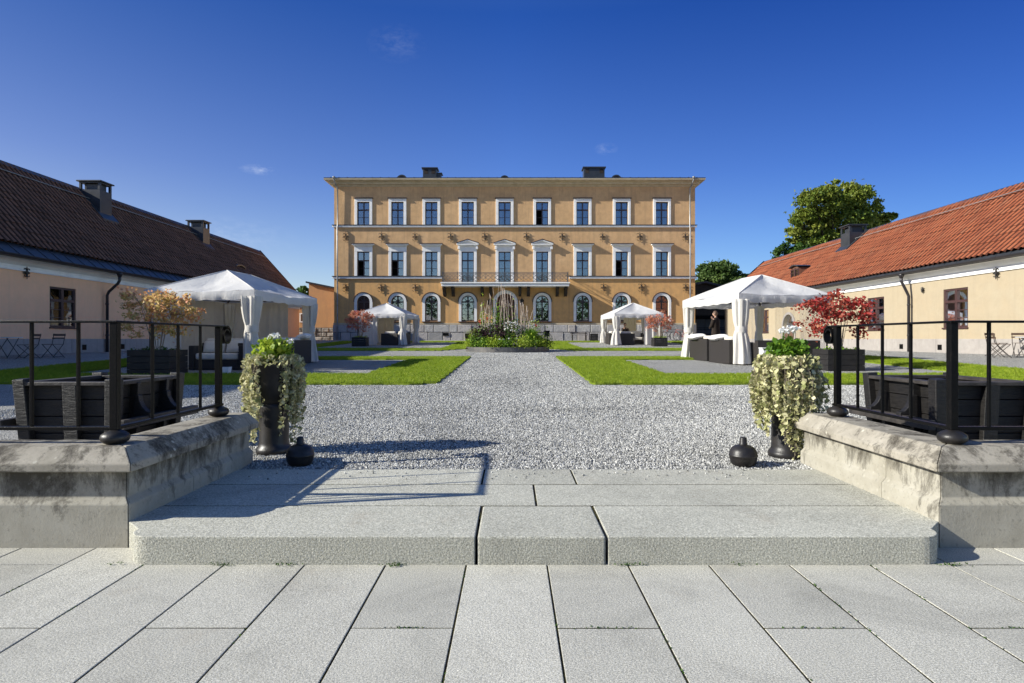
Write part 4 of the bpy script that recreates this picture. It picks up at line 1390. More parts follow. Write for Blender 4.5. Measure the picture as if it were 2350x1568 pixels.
def build_wing(s, label, zr, tile, wall_mat, frame, wins, chims, dormer, dp_y, anchors, y0=7.0, y1=47.0, arch=None, eave=(-.10, 4.30), rch=.62):
    root = thing('courtyard_wing', label, 'building', (s * 16.4, 27.0, .6))
    xw = 16.4

    def fn(a, d, z):
        return (s * (xw + d), a, z)
    ze = 3.5
    ops = [(a, b, 1.62, 3.07) for a, b in wins]
    if arch:
        ops.append((arch[0], arch[1], .5, 2.65, True))
    g = G()
    wall_sheet(g, y0, y1, 1.2, 4.1, [o for o in ops if not (len(o) > 4)], fn, .20) if not arch else wall_sheet(g, y0, y1, .4, 4.1, ops, fn, .2)
    xr = 19.5
    for yy in (y0, y1):
        g.add([fn(yy, 0, .3), fn(yy, 6.2, .3), fn(yy, 6.2, 4.0), fn(yy, xr - xw, zr - .1), fn(yy, 0, 4.1)], [(0, 1, 2, 3, 4)])
    g.add([fn(y0, 6.2, .3), fn(y1, 6.2, .3), fn(y1, 6.2, 4), fn(y0, 6.2, 4)], [(0, 1, 2, 3)])
    g.build('wall', wall_mat, root)
    g = G(); fbox(g, fn, y0 + .3, y1 - .3, 1.1, 1.2, .3, 3.4); g.build('interior', 'room', root)
    g = G()
    yy = y0
    segs = [y0]
    while yy < y1 - 3:
        yy += R.uniform(2.2, 3.2); segs.append(yy)
    segs.append(y1)
    for a, b in zip(segs, segs[1:]):
        if arch and a < arch[1] + .15 and b > arch[0] - .15:
            for p, q in ((a, arch[0] - .15), (arch[1] + .15, b)):
                if q - p > .1:
                    fbox(g, fn, p + .006, q - .006, -.06, .05, .2, 1.2)
            continue
        g.cur = R.random()
        fbox(g, fn, a + .006, b - .006, -.06, .05, .2, 1.2)
    g.build('plinth', 'plinthpaint', root, bevel=.01)
    # cornice under the eaves
    prof = [(0.02, 3.47), (-.05, 3.47), (-.06, 3.52), (-.04, 3.55), (-.05, 3.64), (-.14, 3.70), (-.24, 3.80), (-.30, 3.82), (-.31, 3.90), (.1, 3.90)]
    g = G()
    g.grid([[fn(yy, d, z) for yy in (y0 - .1, y1 + .1)] for d, z in prof])
    g.build('cornice', 'white', root)
    # sheet-metal eave with gutter
    g = G()
    ed, ezz = eave
    g.add([fn(y0 - .2, ed, ezz + .03), fn(y1 + .2, ed, ezz + .03), fn(y1 + .2, -rch, 3.90), fn(y0 - .2, -rch, 3.90), fn(y0 - .2, -rch, 3.80), fn(y1 + .2, -rch, 3.80), fn(y1 + .2, -.1, 3.88), fn(y0 - .2, -.1, 3.88)],
          [(0, 1, 2, 3), (3, 2, 5, 4), (4, 5, 6, 7)])
    yy = y0
    while yy < y1:
        g.bar(fn(yy, ed, ezz + .038), fn(yy, -rch + .02, 3.925), .014, .02); yy += .6
    g.build('eave_flashing', 'metalroof', root)
    g = G()
    gp = [(-rch - .04 - .085 * math.cos(t), 3.90 - .085 * math.sin(t)) for t in [i * PI / 8 for i in range(9)]]
    g.grid([[fn(q, d, z) for q in (y0 - .25, y1 + .25)] for d, z in gp])
    g.build('gutter', 'darkpipe', root, smooth=True)
    # tiled roof: one corrugated sheet with stepped courses
    ax, az = xw + eave[0] - .06, eave[1]
    ex, ez = xr, zr
    L = math.hypot(ex - ax, ez - az); tx, tz = (ex - ax) / L, (ez - az) / L
    nx_, nz_ = -tz, tx
    tw = .26; tl = .36
    nc = int((y1 - y0 + .4) / tw); nr = int(round(L / tl))
    sub = 6
    vs = []; fs = []; rs = []
    rr = random.Random(5 if s > 0 else 9)
    b = 0
    for r in range(nr):
        rowv = []
        for e in range(2):
            t = (r + e) / nr * L
            lift = .020 if e == 0 else .0
            off = rr.gauss(0, .004)
            for c in range(nc * sub + 1):
                ph = c / sub
                u = ph % 1.0
                wv = (0, .055, .085, .08, .05, .015)[c % sub]
                h = lift + wv
                yy = y0 - .2 + ph * tw
                sag = -.035 * math.sin(yy * .23 + 1) * math.sin(PI * t / L) + .012 * math.sin(yy * 1.7 + r)
                h += sag
                vs.append((s * (ax + tx * t + nx_ * h), yy, az + tz * t + nz_ * h))
        n = nc * sub + 1
        for c in range(nc * sub):
            fs.append((b + c, b + c + 1, b + n + c + 1, b + n + c))
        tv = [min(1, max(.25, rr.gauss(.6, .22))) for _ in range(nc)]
        rs += [(.06 if c % sub == 5 else .14 if c % sub == 0 else tv[c // sub]) for c in range(nc * sub)]  # groove faces coloured dark for the shadow gaps and dirt between tiles
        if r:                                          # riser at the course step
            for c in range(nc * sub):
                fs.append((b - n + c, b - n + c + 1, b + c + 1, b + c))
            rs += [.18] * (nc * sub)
        b += 2 * n
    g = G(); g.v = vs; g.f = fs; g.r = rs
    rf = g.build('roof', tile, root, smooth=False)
    g = G()
    g.add([(s * ex, y0 - .2, ez), (s * ex, y1 + .2, ez), (s * 23.2, y1 + .2, 4.2), (s * 23.2, y0 - .2, 4.2)], [(0, 1, 2, 3)])
    g.build('rear_roof', tile, rf)
    g = G()
    g.add([(s * (ex - .20), y0 - .25, ez - .10), (s * (ex - .20), y1 + .25, ez - .10), (s * (ex + .02), y1 + .25, ez + .10), (s * (ex + .02), y0 - .25, ez + .10), (s * (ex + .3), y1 + .25, ez - .1), (s * (ex + .3), y0 - .25, ez - .1)],
          [(0, 1, 2, 3), (3, 2, 4, 5)])
    g.build('ridge_flashing', 'metalroof', rf)
    g = G()
    for yy in (y1 + .2, y0 - .2):
        g.bar((s * ax, yy, az + .09), (s * ex, yy, ez + .10), .05, .09)
    g.build('verge_board', 'metalroof', rf)
    g = G()
    q = L - .75
    px_, pz_ = ax + tx * q + nx_ * .16, az + tz * q + nz_ * .16
    g.tube([(s * px_, y0, pz_), (s * px_, y1 - .1, pz_)], .018, 5)
    yy = y0 + .5
    while yy < y1:
        g.tube([(s * px_, yy, pz_), (s * (px_ - nx_ * .14), yy, pz_ - nz_ * .14)], .012, 4); yy += 2.0
    g.build('snow_rail', 'zinc', rf)
    # windows
    for i, (a, bb) in enumerate(wins):
        w = win_frame(root, fn, a, bb, 1.62, 3.07, 3, frame, dep=.03, fw=.07, transom=2.59, center=.12)
        g = G(); fbox(g, fn, a - .03, bb + .03, -.05, .03, 1.57, 1.618); g.build('sill', frame, w)
        if s < 0 and i == 0:
            g = G(); fbox(g, fn, a + .08, (a + bb) / 2 + .3, .16, .17, 1.64, 2.3); g.build('reflection_sheet', 'curtain', w)  # pale sheet added to stand for the bright reflection in this pane
    if arch:
        a, bb = arch
        cx, r = (a + bb) / 2, (bb - a) / 2
        g = G(); fbox(g, fn, a + .01, bb - .01, .12, .17, .45, 2.65 - r); g.build('door', 'doorwood', root)
        g = G(); g.prism([(cx + (r - .01) * math.cos(PI * i / 16), 2.65 - r + .004 + (r - .01) * math.sin(PI * i / 16)) for i in range(17)], lambda p, q_, c: fn(p, c, q_), .12, .13); g.build('fanlight', 'glass', root)
        g = G(); fbox(g, fn, a - .14, a, -.05, .03, .4, 2.65 - r); fbox(g, fn, bb, bb + .14, -.05, .03, .4, 2.65 - r); arch_ring(g, fn, cx, 2.65 - r, r, r + .14, -.05, .03)
        g.build('door_surround', 'plinthpaint', root)
    for (u, x, D, wx, wy, ztop) in chims:
        zb = az + tz / tx * (x - wx / 2 - ax) - .3
        g = G()
        xx = s * x
        g.box(xx - wx / 2, xx + wx / 2, D, D + wy, zb, ztop - .42)
        g.box(xx - wx / 2, xx + wx / 2, D, D + wy, ztop - .12, ztop - .06)
        for cxx in (-1, 1):
            for cyy in (0, 1):
                g.box(xx + cxx * (wx / 2 - .05) - .05, xx + cxx * (wx / 2 - .05) + .05, D + cyy * (wy - .1), D + cyy * (wy - .1) + .1, ztop - .419, ztop - .121)
        g.box(xx - wx / 2 - .08, xx + wx / 2 + .08, D - .08, D + wy + .08, ztop - .058, ztop)
        g.box(xx - wx / 2 + .15, xx + wx / 2 - .15, D + .15, D + wy - .15, ztop - .43, ztop - .122)
        ch = g.build('chimney', 'metalroof', root, bevel=.01)
        g = G()
        zl = az + tz / tx * (x - wx / 2 - .25 - ax)
        g.hexa([(s * (x - wx / 2 - .25), D - .15, zl + .0), (s * (x - wx / 2 - .25), D + wy + .15, zl + .0), (s * (x + wx / 2), D + wy + .15, zl + (wx + .25) * tz / tx), (s * (x + wx / 2), D - .15, zl + (wx + .25) * tz / tx),
                (s * (x - wx / 2 - .25), D - .15, zl + .12), (s * (x - wx / 2 - .25), D + wy + .15, zl + .12), (s * (x + wx / 2), D + wy + .15, zl + .12 + (wx + .25) * tz / tx), (s * (x + wx / 2), D - .15, zl + .12 + (wx + .25) * tz / tx)])
        g.build('chimney_flashing', 'metalroof', ch)
    # dormer
    xd, ya, yb, zb, zt = dormer
    g = G()
    xback = ax + (zt - az) * tx / tz + .15
    prof = [(ya + (yb - ya) * i / 10, zt - .10 + .12 * math.sin(PI * i / 10)) for i in range(11)]
    g.prism([(ya, zb)] + [(p, q) for p, q in prof] + [(yb, zb)], lambda a, b_, c: (s * c, a, b_), xd + .03, xback)
    d = g.build('dormer', 'tile_dark', root)
    g = G()
    g.grid([[(s * c, a * 1.0 + (a - (ya + yb) / 2) * .10, q + .03) for (a, q) in prof] for c in (xd - .12, xback + .25)])
    g.grid([[(s * c, a * 1.0 + (a - (ya + yb) / 2) * .10, q + .09) for (a, q) in prof] for c in (xd - .12, xback + .25)])
    g.grid([[(s * (xd - .12), a + (a - (ya + yb) / 2) * .10, q + o) for (a, q) in prof] for o in (.03, .09)])
    g.build('dormer_roof', 'metalroof', d)
    g = G()
    m = (ya + yb) / 2
    for (a0, a1, z0, z1) in [(ya + .03, ya + .11, zb + .1, zt - .12), (yb - .11, yb - .03, zb + .1, zt - .12), (m - .05, m + .05, zb + .1, zt - .08), (ya + .111, m - .051, zt - .2, zt - .12), (m + .051, yb - .111, zt - .2, zt - .12), (ya + .111, m - .051, zb + .1, zb + .18), (m + .051, yb - .111, zb + .1, zb + .18)]:
        g.box(*sorted((s * (xd - .03), s * (xd + .028))), a0, a1, z0, z1)
    for zz in (.36, .64):
        z_ = zb + (zt - zb) * zz
        g.box(*sorted((s * (xd - .02), s * (xd + .025))), ya + .11, m - .05, z_ - .015, z_ + .015)
        g.box(*sorted((s * (xd - .02), s * (xd + .025))), m + .05, yb - .11, z_ - .015, z_ + .015)
    g.build('dormer_frame', 'redframe', d)
    g = G(); g.box(*sorted((s * (xd + .01), s * (xd + .015))), ya + .05, yb - .05, zb + .12, zt - .13); g.build('dormer_pane', 'glass', d)
    # downpipe
    g = G()
    y = dp_y
    g.lathe([(.06, -.02), (.11, .10), (.12, .16)], (s * (xw - rch - .03), y, 3.70), 12)
    g.tube([(s * (xw - rch - .03), y, 3.75), (s * (xw - rch - .03), y, 3.55), (s * (xw - rch + .04), y, 3.42), (s * (xw - .22), y, 3.10), (s * (xw - .15), y, 2.95), (s * (xw - .15), y, .5)], .055, 10)
    for zz in (2.6, 1.35):
        g.tube([(s * (xw - .15), y, zz - .03), (s * (xw - .15), y, zz + .03)], .068, 10)
    g.build('downpipe', 'darkpipe', root, smooth=True)
    for n, (y, z, sz) in enumerate(anchors):
        anchor(root, fn, y, z, sz, seed=50 + n)
    for yy in (25.5, 23.2):
        g = G(); fbox(g, fn, yy, yy + .22, -.075, .0, .78, .98); g.build('plinth_vent', 'iron', root)
    return root


wl = build_wing(-1, 'long low wing with dark brown tiled roof and shaded pink wall', 7.93, 'tile_dark', 'pink', 'redframe',
                [(21.65, 22.95), (43.3, 44.5)],
                [(0, 18.9, 27.3, .95, .8, 8.30), (0, 19.0, 36.6, .95, .8, 8.33)], (17.5, 38.6, 39.8, 4.95, 5.85), 24.5, [(20.55, 3.42, .42)])
wr = build_wing(1, 'long low wing with bright orange tiled roof and sunlit cream wall', 7.1, 'tile_red', 'cream', 'redframe',
                [(21.95, 23.2), (26.9, 28.15), (39.0, 40.2), (42.6, 43.8)],
                [(0, 19.0, 33.5, .95, .9, 7.50)], (16.95, 36.0, 37.1, 4.45, 5.52), 25.0, [(20.6, 3.42, .42), (24.3, 3.15, .25)], arch=(35.4, 36.9), eave=(-.33, 4.0), rch=.42)


def build_back():
    # shed between the left wing and the palace
    t = thing('lean_to_house', 'low orange plastered house with sloping dark roof edge between mansion and dark-roofed wing', 'house', (-15.6, 50, 1.1))
    D = 50.0

    def fn(a, d, z):
        return (a, D + d, z)
    x0, x1, x2 = UX(684, D) - 3, UX(708.5, D), -11.0
    z1 = VZ(650.5, D); z2 = z1 - (x2 - x1) * .21
    g = G()
    ws = (UX(687.5, D), UX(704, D), VZ(740, D), VZ(719, D))
    wall_sheet(g, x0, x1, VZ(752, D), VZ(697, D), [ws], fn, .15)
    g.add([fn(x1, 0, VZ(752, D)), fn(x2, 0, VZ(752, D)), fn(x2, 0, z2), fn(x1, 0, z1)], [(0, 1, 2, 3)])
    g.add([fn(x1, 0, .9), fn(x1, 5, .9), fn(x1, 5, z1), fn(x1, 0, z1)], [(0, 1, 2, 3)])
    g.build('wall', 'ochreshed', t)
    g = G()
    g.hexa([fn(x1 - .2, -.2, z1 + .02), fn(x2, -.2, z2 + .02), fn(x2, 5.2, z2 + .02), fn(x1 - .2, 5.2, z1 + .02), fn(x1 - .2, -.2, z1 + .16), fn(x2, -.2, z2 + .16), fn(x2, 5.2, z2 + .16), fn(x1 - .2, 5.2, z1 + .16)])
    fbox(g, fn, x0, x1 - .21, -.2, 3, VZ(697, D) + .002, VZ(697, D) + .12)
    g.build('roof', 'metalroof', t)
    g = G(); g.cur = .5
    for r in range(3):
        x = x0
        while x < x2:
            w = R.uniform(.35, .7); h0 = 1.0 + (VZ(752, D) - 1.0) * r / 3; h1 = 1.0 + (VZ(752, D) - 1.0) * (r + 1) / 3
            g.cur = R.random(); o = R.uniform(-.14, -.05)
            fbox(g, fn, x + .02, x + w - .02, o, .1, h0 + .02, h1 - .02 + R.uniform(-.04, .02)); x += w
    g.build('stone_base', 'rubble', t, bevel=.05)
    g = G(); fbox(g, fn, x0, x2, -.03, .2, .9, VZ(752, D)); g.build('base_core', 'mortar', t)
    a0, a1, q0, q1 = ws
    w = G()
    m = (a0 + a1) / 2
    for b in [(a0, a0 + .08, q0, q1), (a1 - .08, a1, q0, q1), (a0 + .08, a1 - .08, q0, q0 + .08), (a0 + .08, a1 - .08, q1 - .08, q1), (m - .05, m + .05, q0 + .08, q1 - .08)]:
        fbox(w, fn, b[0], b[1], -.04, .05, b[2], b[3])
    w = w.build('window', 'white', t)
    g = G(); fbox(g, fn, a0 + .02, a1 - .02, .02, .03, q0 + .02, q1 - .02); g.build('pane', 'glass', w)
    g = G(); fbox(g, fn, a0 - .1, a1 + .1, .3, .35, q0 - .1, q1 + .1); g.build('interior', 'room', w)
    # barn at the right
    t = thing('carport_barn', 'dark boarded gabled barn with open bay behind the sunlit wing', 'barn', (16.4, 52, 1.15))
    D = 52.0
    xc, xa, xb = UX(1616, D), 12.6, 21.0
    zp = VZ(650.5, D); ze = zp - (xc - xa) * .16
    zeb = zp - (xb - xc) * .24
    g = G()
    g.add([fn2(xa, D, VZ(713, D)), fn2(xb, D, VZ(713, D)), fn2(xb, D, zeb), fn2(xc, D, zp), fn2(xa, D, ze)], [(0, 1, 2, 3, 4)])
    g.box(xa, xa + .25, D, D + 5, .9, VZ(713, D) - .002); g.box(xb - .25, xb, D, D + 5, .9, VZ(713, D) - .002)
    g.box(xa, xb, D + 5, D + 5.1, .9, ze)
    g.box(xa + .26, xb - .26, D + .02, D + .25, VZ(724, D), VZ(713.2, D))
    g.build('wall', 'barnboard', t)
    g = G()
    for (p, zp0, q, zq) in ((xa - .3, ze - .05, xc, zp), (xc, zp, xb + .3, zeb - .07)):
        g.hexa([(p, D - .35, zp0 + .01), (q, D - .35, zq + .01), (q, D + 5.2, zq + .01), (p, D + 5.2, zp0 + .01), (p, D - .35, zp0 + .17), (q, D - .35, zq + .17), (q, D + 5.2, zq + .17), (p, D + 5.2, zp0 + .17)])
    g.build('roof', 'metalroof', t)
    g = G()
    x = xa + .4
    while x < xb - .6:
        g.box(x, x + .95, D + 1.4, D + 1.5, 1.2, VZ(732, D)); x += .98
    g.build('door', 'barndoor', t)
    # iron barrier in front of the barn
    t = thing('iron_barrier', 'low black iron barrier in front of the dark barn, seen through the white tent', 'fence', (16.3, 50.2, 1.15))
    for x in (14.3, 16.6, 18.9):
        g = G(); g.tube([(x, 50.2, 1.05), (x, 50.2, 2.30)], .07, 8); g.lathe([(.09, 0), (.1, .08), (.05, .16)], (x, 50.2, 2.28), 8); g.build('post', 'iron', t)
    for z in (1.6, 1.95, 2.1):
        g = G(); g.bar((14.3, 50.2, z), (18.9, 50.2, z), .05); g.build('rail', 'iron', t)


def fn2(a, d, z):
    return (a, d, z)


build_back()

# ------------------------------------------------------------------ tents and their furniture


def build_tent(name_label, cx, cy, rz, ze, zr, corners_curtain, panels, a=3.0, b=3.8):
    """canopy on four posts; local frame: x across, y deep; ze = eave height (world), zr = ridge height"""
    z0 = ground(cx, cy)
    t = thing('garden_pavilion', name_label, 'tent', (cx, cy, z0), rz)
    M = Matrix.Translation((cx, cy, 0)) @ Matrix.Rotation(rz, 4, 'Z')

    def wl_(x, y, z):
        return M @ Vector((x, y, z))
    ha, hb = a / 2, b / 2
    rl = .62                                           # half ridge
    cs = {'fl': (-ha, -hb), 'fr': (ha, -hb), 'br': (ha, hb), 'bl': (-ha, hb)}
    rf, rb = (0, -rl), (0, rl)
    rr = random.Random(int(cx * 10) + int(cy))
    g = G()
    faces = [('fl', 'fr', rf, rf), ('fr', 'br', rf, rb), ('br', 'bl', rb, rb), ('bl', 'fl', rb, rf)]
    n = 18
    ph = [rr.uniform(0, 6) for _ in range(6)]

    def wr(x, y):
        return .020 * math.sin(5 * x + 3 * y + ph[0]) + .013 * math.sin(9 * x - 7 * y + ph[1]) + .006 * math.sin(17 * x + 11 * y + ph[2])
    for (p, q, r0, r1) in faces:
        A, B = cs[p], cs[q]
        P = []
        for i in range(n + 1):
            v = i / n
            row = []
            for j in range(n + 1):
                u = j / n
                bx, by = A[0] + (B[0] - A[0]) * u, A[1] + (B[1] - A[1]) * u
                tx, ty = r0[0] + (r1[0] - r0[0]) * u, r0[1] + (r1[1] - r0[1]) * u
                x, y = bx + (tx - bx) * v, by + (ty - by) * v
                sag = -.10 * math.sin(PI * v) * math.sin(PI * u) - .05 * math.sin(PI * u) * (1 - v)
                z = ze + (zr - ze) * v + sag + wr(x, y) * math.sin(PI * u) * (1 - v * .6)
                row.append(wl_(x, y, z))
            P.append(row)
        g.grid(P)
    for (A, r0) in ((cs['fl'], rf), (cs['fr'], rf), (cs['br'], rb), (cs['bl'], rb)):   # hip seams
        g.tube([wl_(A[0] + (r0[0] - A[0]) * v, A[1] + (r0[1] - A[1]) * v, ze + (zr - ze) * v + .004) for v in (0, .25, .5, .75, 1)], .013, 6)
    g.tube([wl_(rf[0], rf[1], zr + .004), wl_(rb[0], rb[1], zr + .004)], .013, 6)
    can = g.build('canopy', 'canvas', t, smooth=True)
    g = G()
    vh = .25
    for (p, q, r0, r1) in faces:
        A, B = cs[p], cs[q]
        nx, ny = (B[1] - A[1]), -(B[0] - A[0])
        l = math.hypot(nx, ny); nx, ny = nx / l, ny / l
        m = 40
        P = []
        for i in range(6):
            v = i / 5
            row = []
            for j in range(m + 1):
                u = j / m
                x, y = A[0] + (B[0] - A[0]) * u, A[1] + (B[1] - A[1]) * u
                fo = math.sin(PI * u) ** .5 * (.018 * v * math.sin(u * 31 + ph[3]) + .012 * v * math.sin(u * 57 + ph[4]) + .02 * math.sin(PI * v))
                z = ze - .05 * math.sin(PI * u) - vh * v * (1 - .12 * math.sin(PI * u)) + .012 * math.sin(u * 40 + ph[5]) * v
                row.append(wl_(x + nx * (fo + .004), y + ny * (fo + .004), z + .001))
            P.append(row)
        g.grid(P)
    g.build('valance', 'canvas', t, smooth=True)
    for kx, (x, y) in cs.items():
        sx, sy = (1 if x > 0 else -1), (1 if y > 0 else -1)
        px, py = x - sx * .10, y - sy * .10
        w = wl_(px, py, 0)
        g = G(); g.tube([wl_(px, py, ground(w.x, w.y) - .02), wl_(px, py, ze - .05)], .028, 8); g.build('post', 'darkpipe', t)
        for sgx, sgy in ((-sx, 0), (0, -sy)):
            pass
    g = G()
    k = ha - .1; kb = hb - .1
    for (p, q) in (((-k, -kb), (k, -kb)), ((k, -kb), (k, kb)), ((k, kb), (-k, kb)), ((-k, kb), (-k, -kb))):
        g.tube([wl_(p[0], p[1], ze - .08), wl_(q[0], q[1], ze - .08)], .02, 6)
    for p in ((-k, -kb), (k, -kb)):
        g.tube([wl_(p[0], p[1], ze - .08), wl_(0, -rl, zr - .06)], .018, 6)
    for p in ((-k, kb), (k, kb)):
        g.tube([wl_(p[0], p[1], ze - .08), wl_(0, rl, zr - .06)], .018, 6)
    g.tube([wl_(0, -rl, zr - .06), wl_(0, rl, zr - .06)], .018, 6)
    g.build('roof_frame', 'darkpipe', t)
    for (kx, top, tie, bot, ztie) in corners_curtain:
        x, y = cs[kx]
        sx, sy = (1 if x > 0 else -1), (1 if y > 0 else -1)
        cx_, cy_ = x - sx * .16, y - sy * .16
        w = wl_(cx_, cy_, 0)
        zb = ground(w.x, w.y) + .03
        zt = ze - .17
        zm = zb + (zt - zb) * ztie
        P = []
        m = 64; nr = 26
        f1, f2 = rr.uniform(0, 6), rr.uniform(0, 6)
        for i in range(nr + 1):
            v = i / nr
            z = zt + (zb - zt) * v
            vt = (zt - zm) / (zt - zb)
            if v < vt:
                q = v / vt; r = top + (tie - top) * (q ** 1.6)
            else:
                q = (v - vt) / (1 - vt); r = tie + (bot - tie) * (q ** .7)
            pin = .35 + .65 * min(1, abs(v - vt) / .12)
            row = []
            for j in range(m + 1):
                th = 2 * PI * j / m
                rad = r * (1 + pin * (.16 * math.sin(7 * th + f1) + .08 * math.sin(13 * th + f2 + 1.5 * v) + .05 * math.sin(5 * th + 4 * v)))
                row.append(wl_(cx_ + rad * math.cos(th) + .03 * math.sin(v * 5 + f1) * (v > vt), cy_ + rad * math.sin(th), z))
            P.append(row)
        g = G(); g.grid(P)
        c = g.build('tied_curtain', 'drape', t, smooth=True)
        g = G()
        g.grid([[wl_(cx_ + (tie * 1.12 + .01) * math.cos(2 * PI * j / 24), cy_ + (tie * 1.12 + .01) * math.sin(2 * PI * j / 24), zm + dz) for j in range(25)] for dz in (-.09, -.03, .03, .09)])
        g.build('tieback', 'drape', c, smooth=True)
    for (p, q, u0, u1, mat, low) in panels:
        A, B = cs[p], cs[q]
        P = []
        m = 50
        for i in range(16):
            v = i / 15
            row = []
            for j in range(m + 1):
                u = u0 + (u1 - u0) * j / m
                x, y = A[0] + (B[0] - A[0]) * u, A[1] + (B[1] - A[1]) * u
                x *= .93; y *= .93
                w = wl_(x, y, 0)
                zb = ground(w.x, w.y) + .03 + low
                fo = .03 * math.sin(u * 46 + ph[1]) * (.4 + .6 * v) + .012 * math.sin(u * 90)
                row.append(wl_(x + fo * (abs(B[1] - A[1]) > .1), y + fo * (abs(B[0] - A[0]) > .1), ze - .12 + (zb - ze + .12) * v))
            P.append(row)
        G().grid(P).build('side_panel', mat, t, smooth=True)
    return t


def sofa(label, cx, cy, rz, w, d, group=None, zs=None, h=.70, cush=True, cat='sofa'):
    """back is toward local +y, seat faces local -y"""
    z0 = ground(cx, cy) if zs is None else zs
    t = thing('rattan_armchair' if cat == 'armchair' else 'rattan_sofa', label, cat, (cx, cy, z0), rz, group)
    M = WM[t.name]
    def B(name, mat, x0, x1, y0, y1, q0, q1, bev=.02):
        g = G().box(x0, x1, y0, y1, q0, q1)
        g.xf(M)
        return g.build(name, mat, t, bevel=bev, seg=3)
    hw, hd = w / 2, d / 2
    B('base', 'rattan', -hw + .151, hw - .151, -hd + .02, hd - .151, .0, .26)
    B('backrest', 'rattan', -hw, hw, hd - .15, hd, .0, h)
    B('armrest', 'rattan', -hw, -hw + .15, -hd, hd - .151, .0, h * .9)
    B('armrest', 'rattan', hw - .15, hw, -hd, hd - .151, .0, h * .9)
    if cush:
        n = max(1, round((w - .3) / .75))
        for i in range(n):
            x0 = -hw + .16 + (w - .32) * i / n; x1 = -hw + .16 + (w - .32) * (i + 1) / n
            B('seat_cushion', 'cushion', x0 + .01, x1 - .01, -hd, hd - .16, .262, .43, .05)
            g = G().box(x0 + .02, x1 - .02, -.08, .08, -.20, .22)
            g.xf(M @ Matrix.Translation((0, hd - .27, .60)) @ Matrix.Rotation(-.2, 4, 'X'))
            g.build('back_cushion', 'cushion', t, bevel=.06, seg=4)
    return t


def pillow(label, x, y, z, rz, tilt, mat='pillow', w=.45, group=None):
    P = []
    n = 12
    M = Matrix.Translation((x, y, z)) @ Matrix.Rotation(rz, 4, 'Z') @ Matrix.Rotation(tilt, 4, 'X')
    g = G()
    for sgn in (1, -1):
        P = []
        for i in range(n + 1):
            row = []
            for j in range(n + 1):
                a, b = i / n * 2 - 1, j / n * 2 - 1
                th = .085 * ((1 - a ** 4) * (1 - b ** 4)) ** .6
                k = 1 - .06 * (a * a + b * b) * .5
                row.append(M @ Vector((a * w / 2 * k, sgn * th, b * w / 2 * k * .8)))
            P.append(row)
        g.grid(P)
    o = g.build('pillow', mat, None, smooth=True)
    return setp(o, label, 'pillow', group)


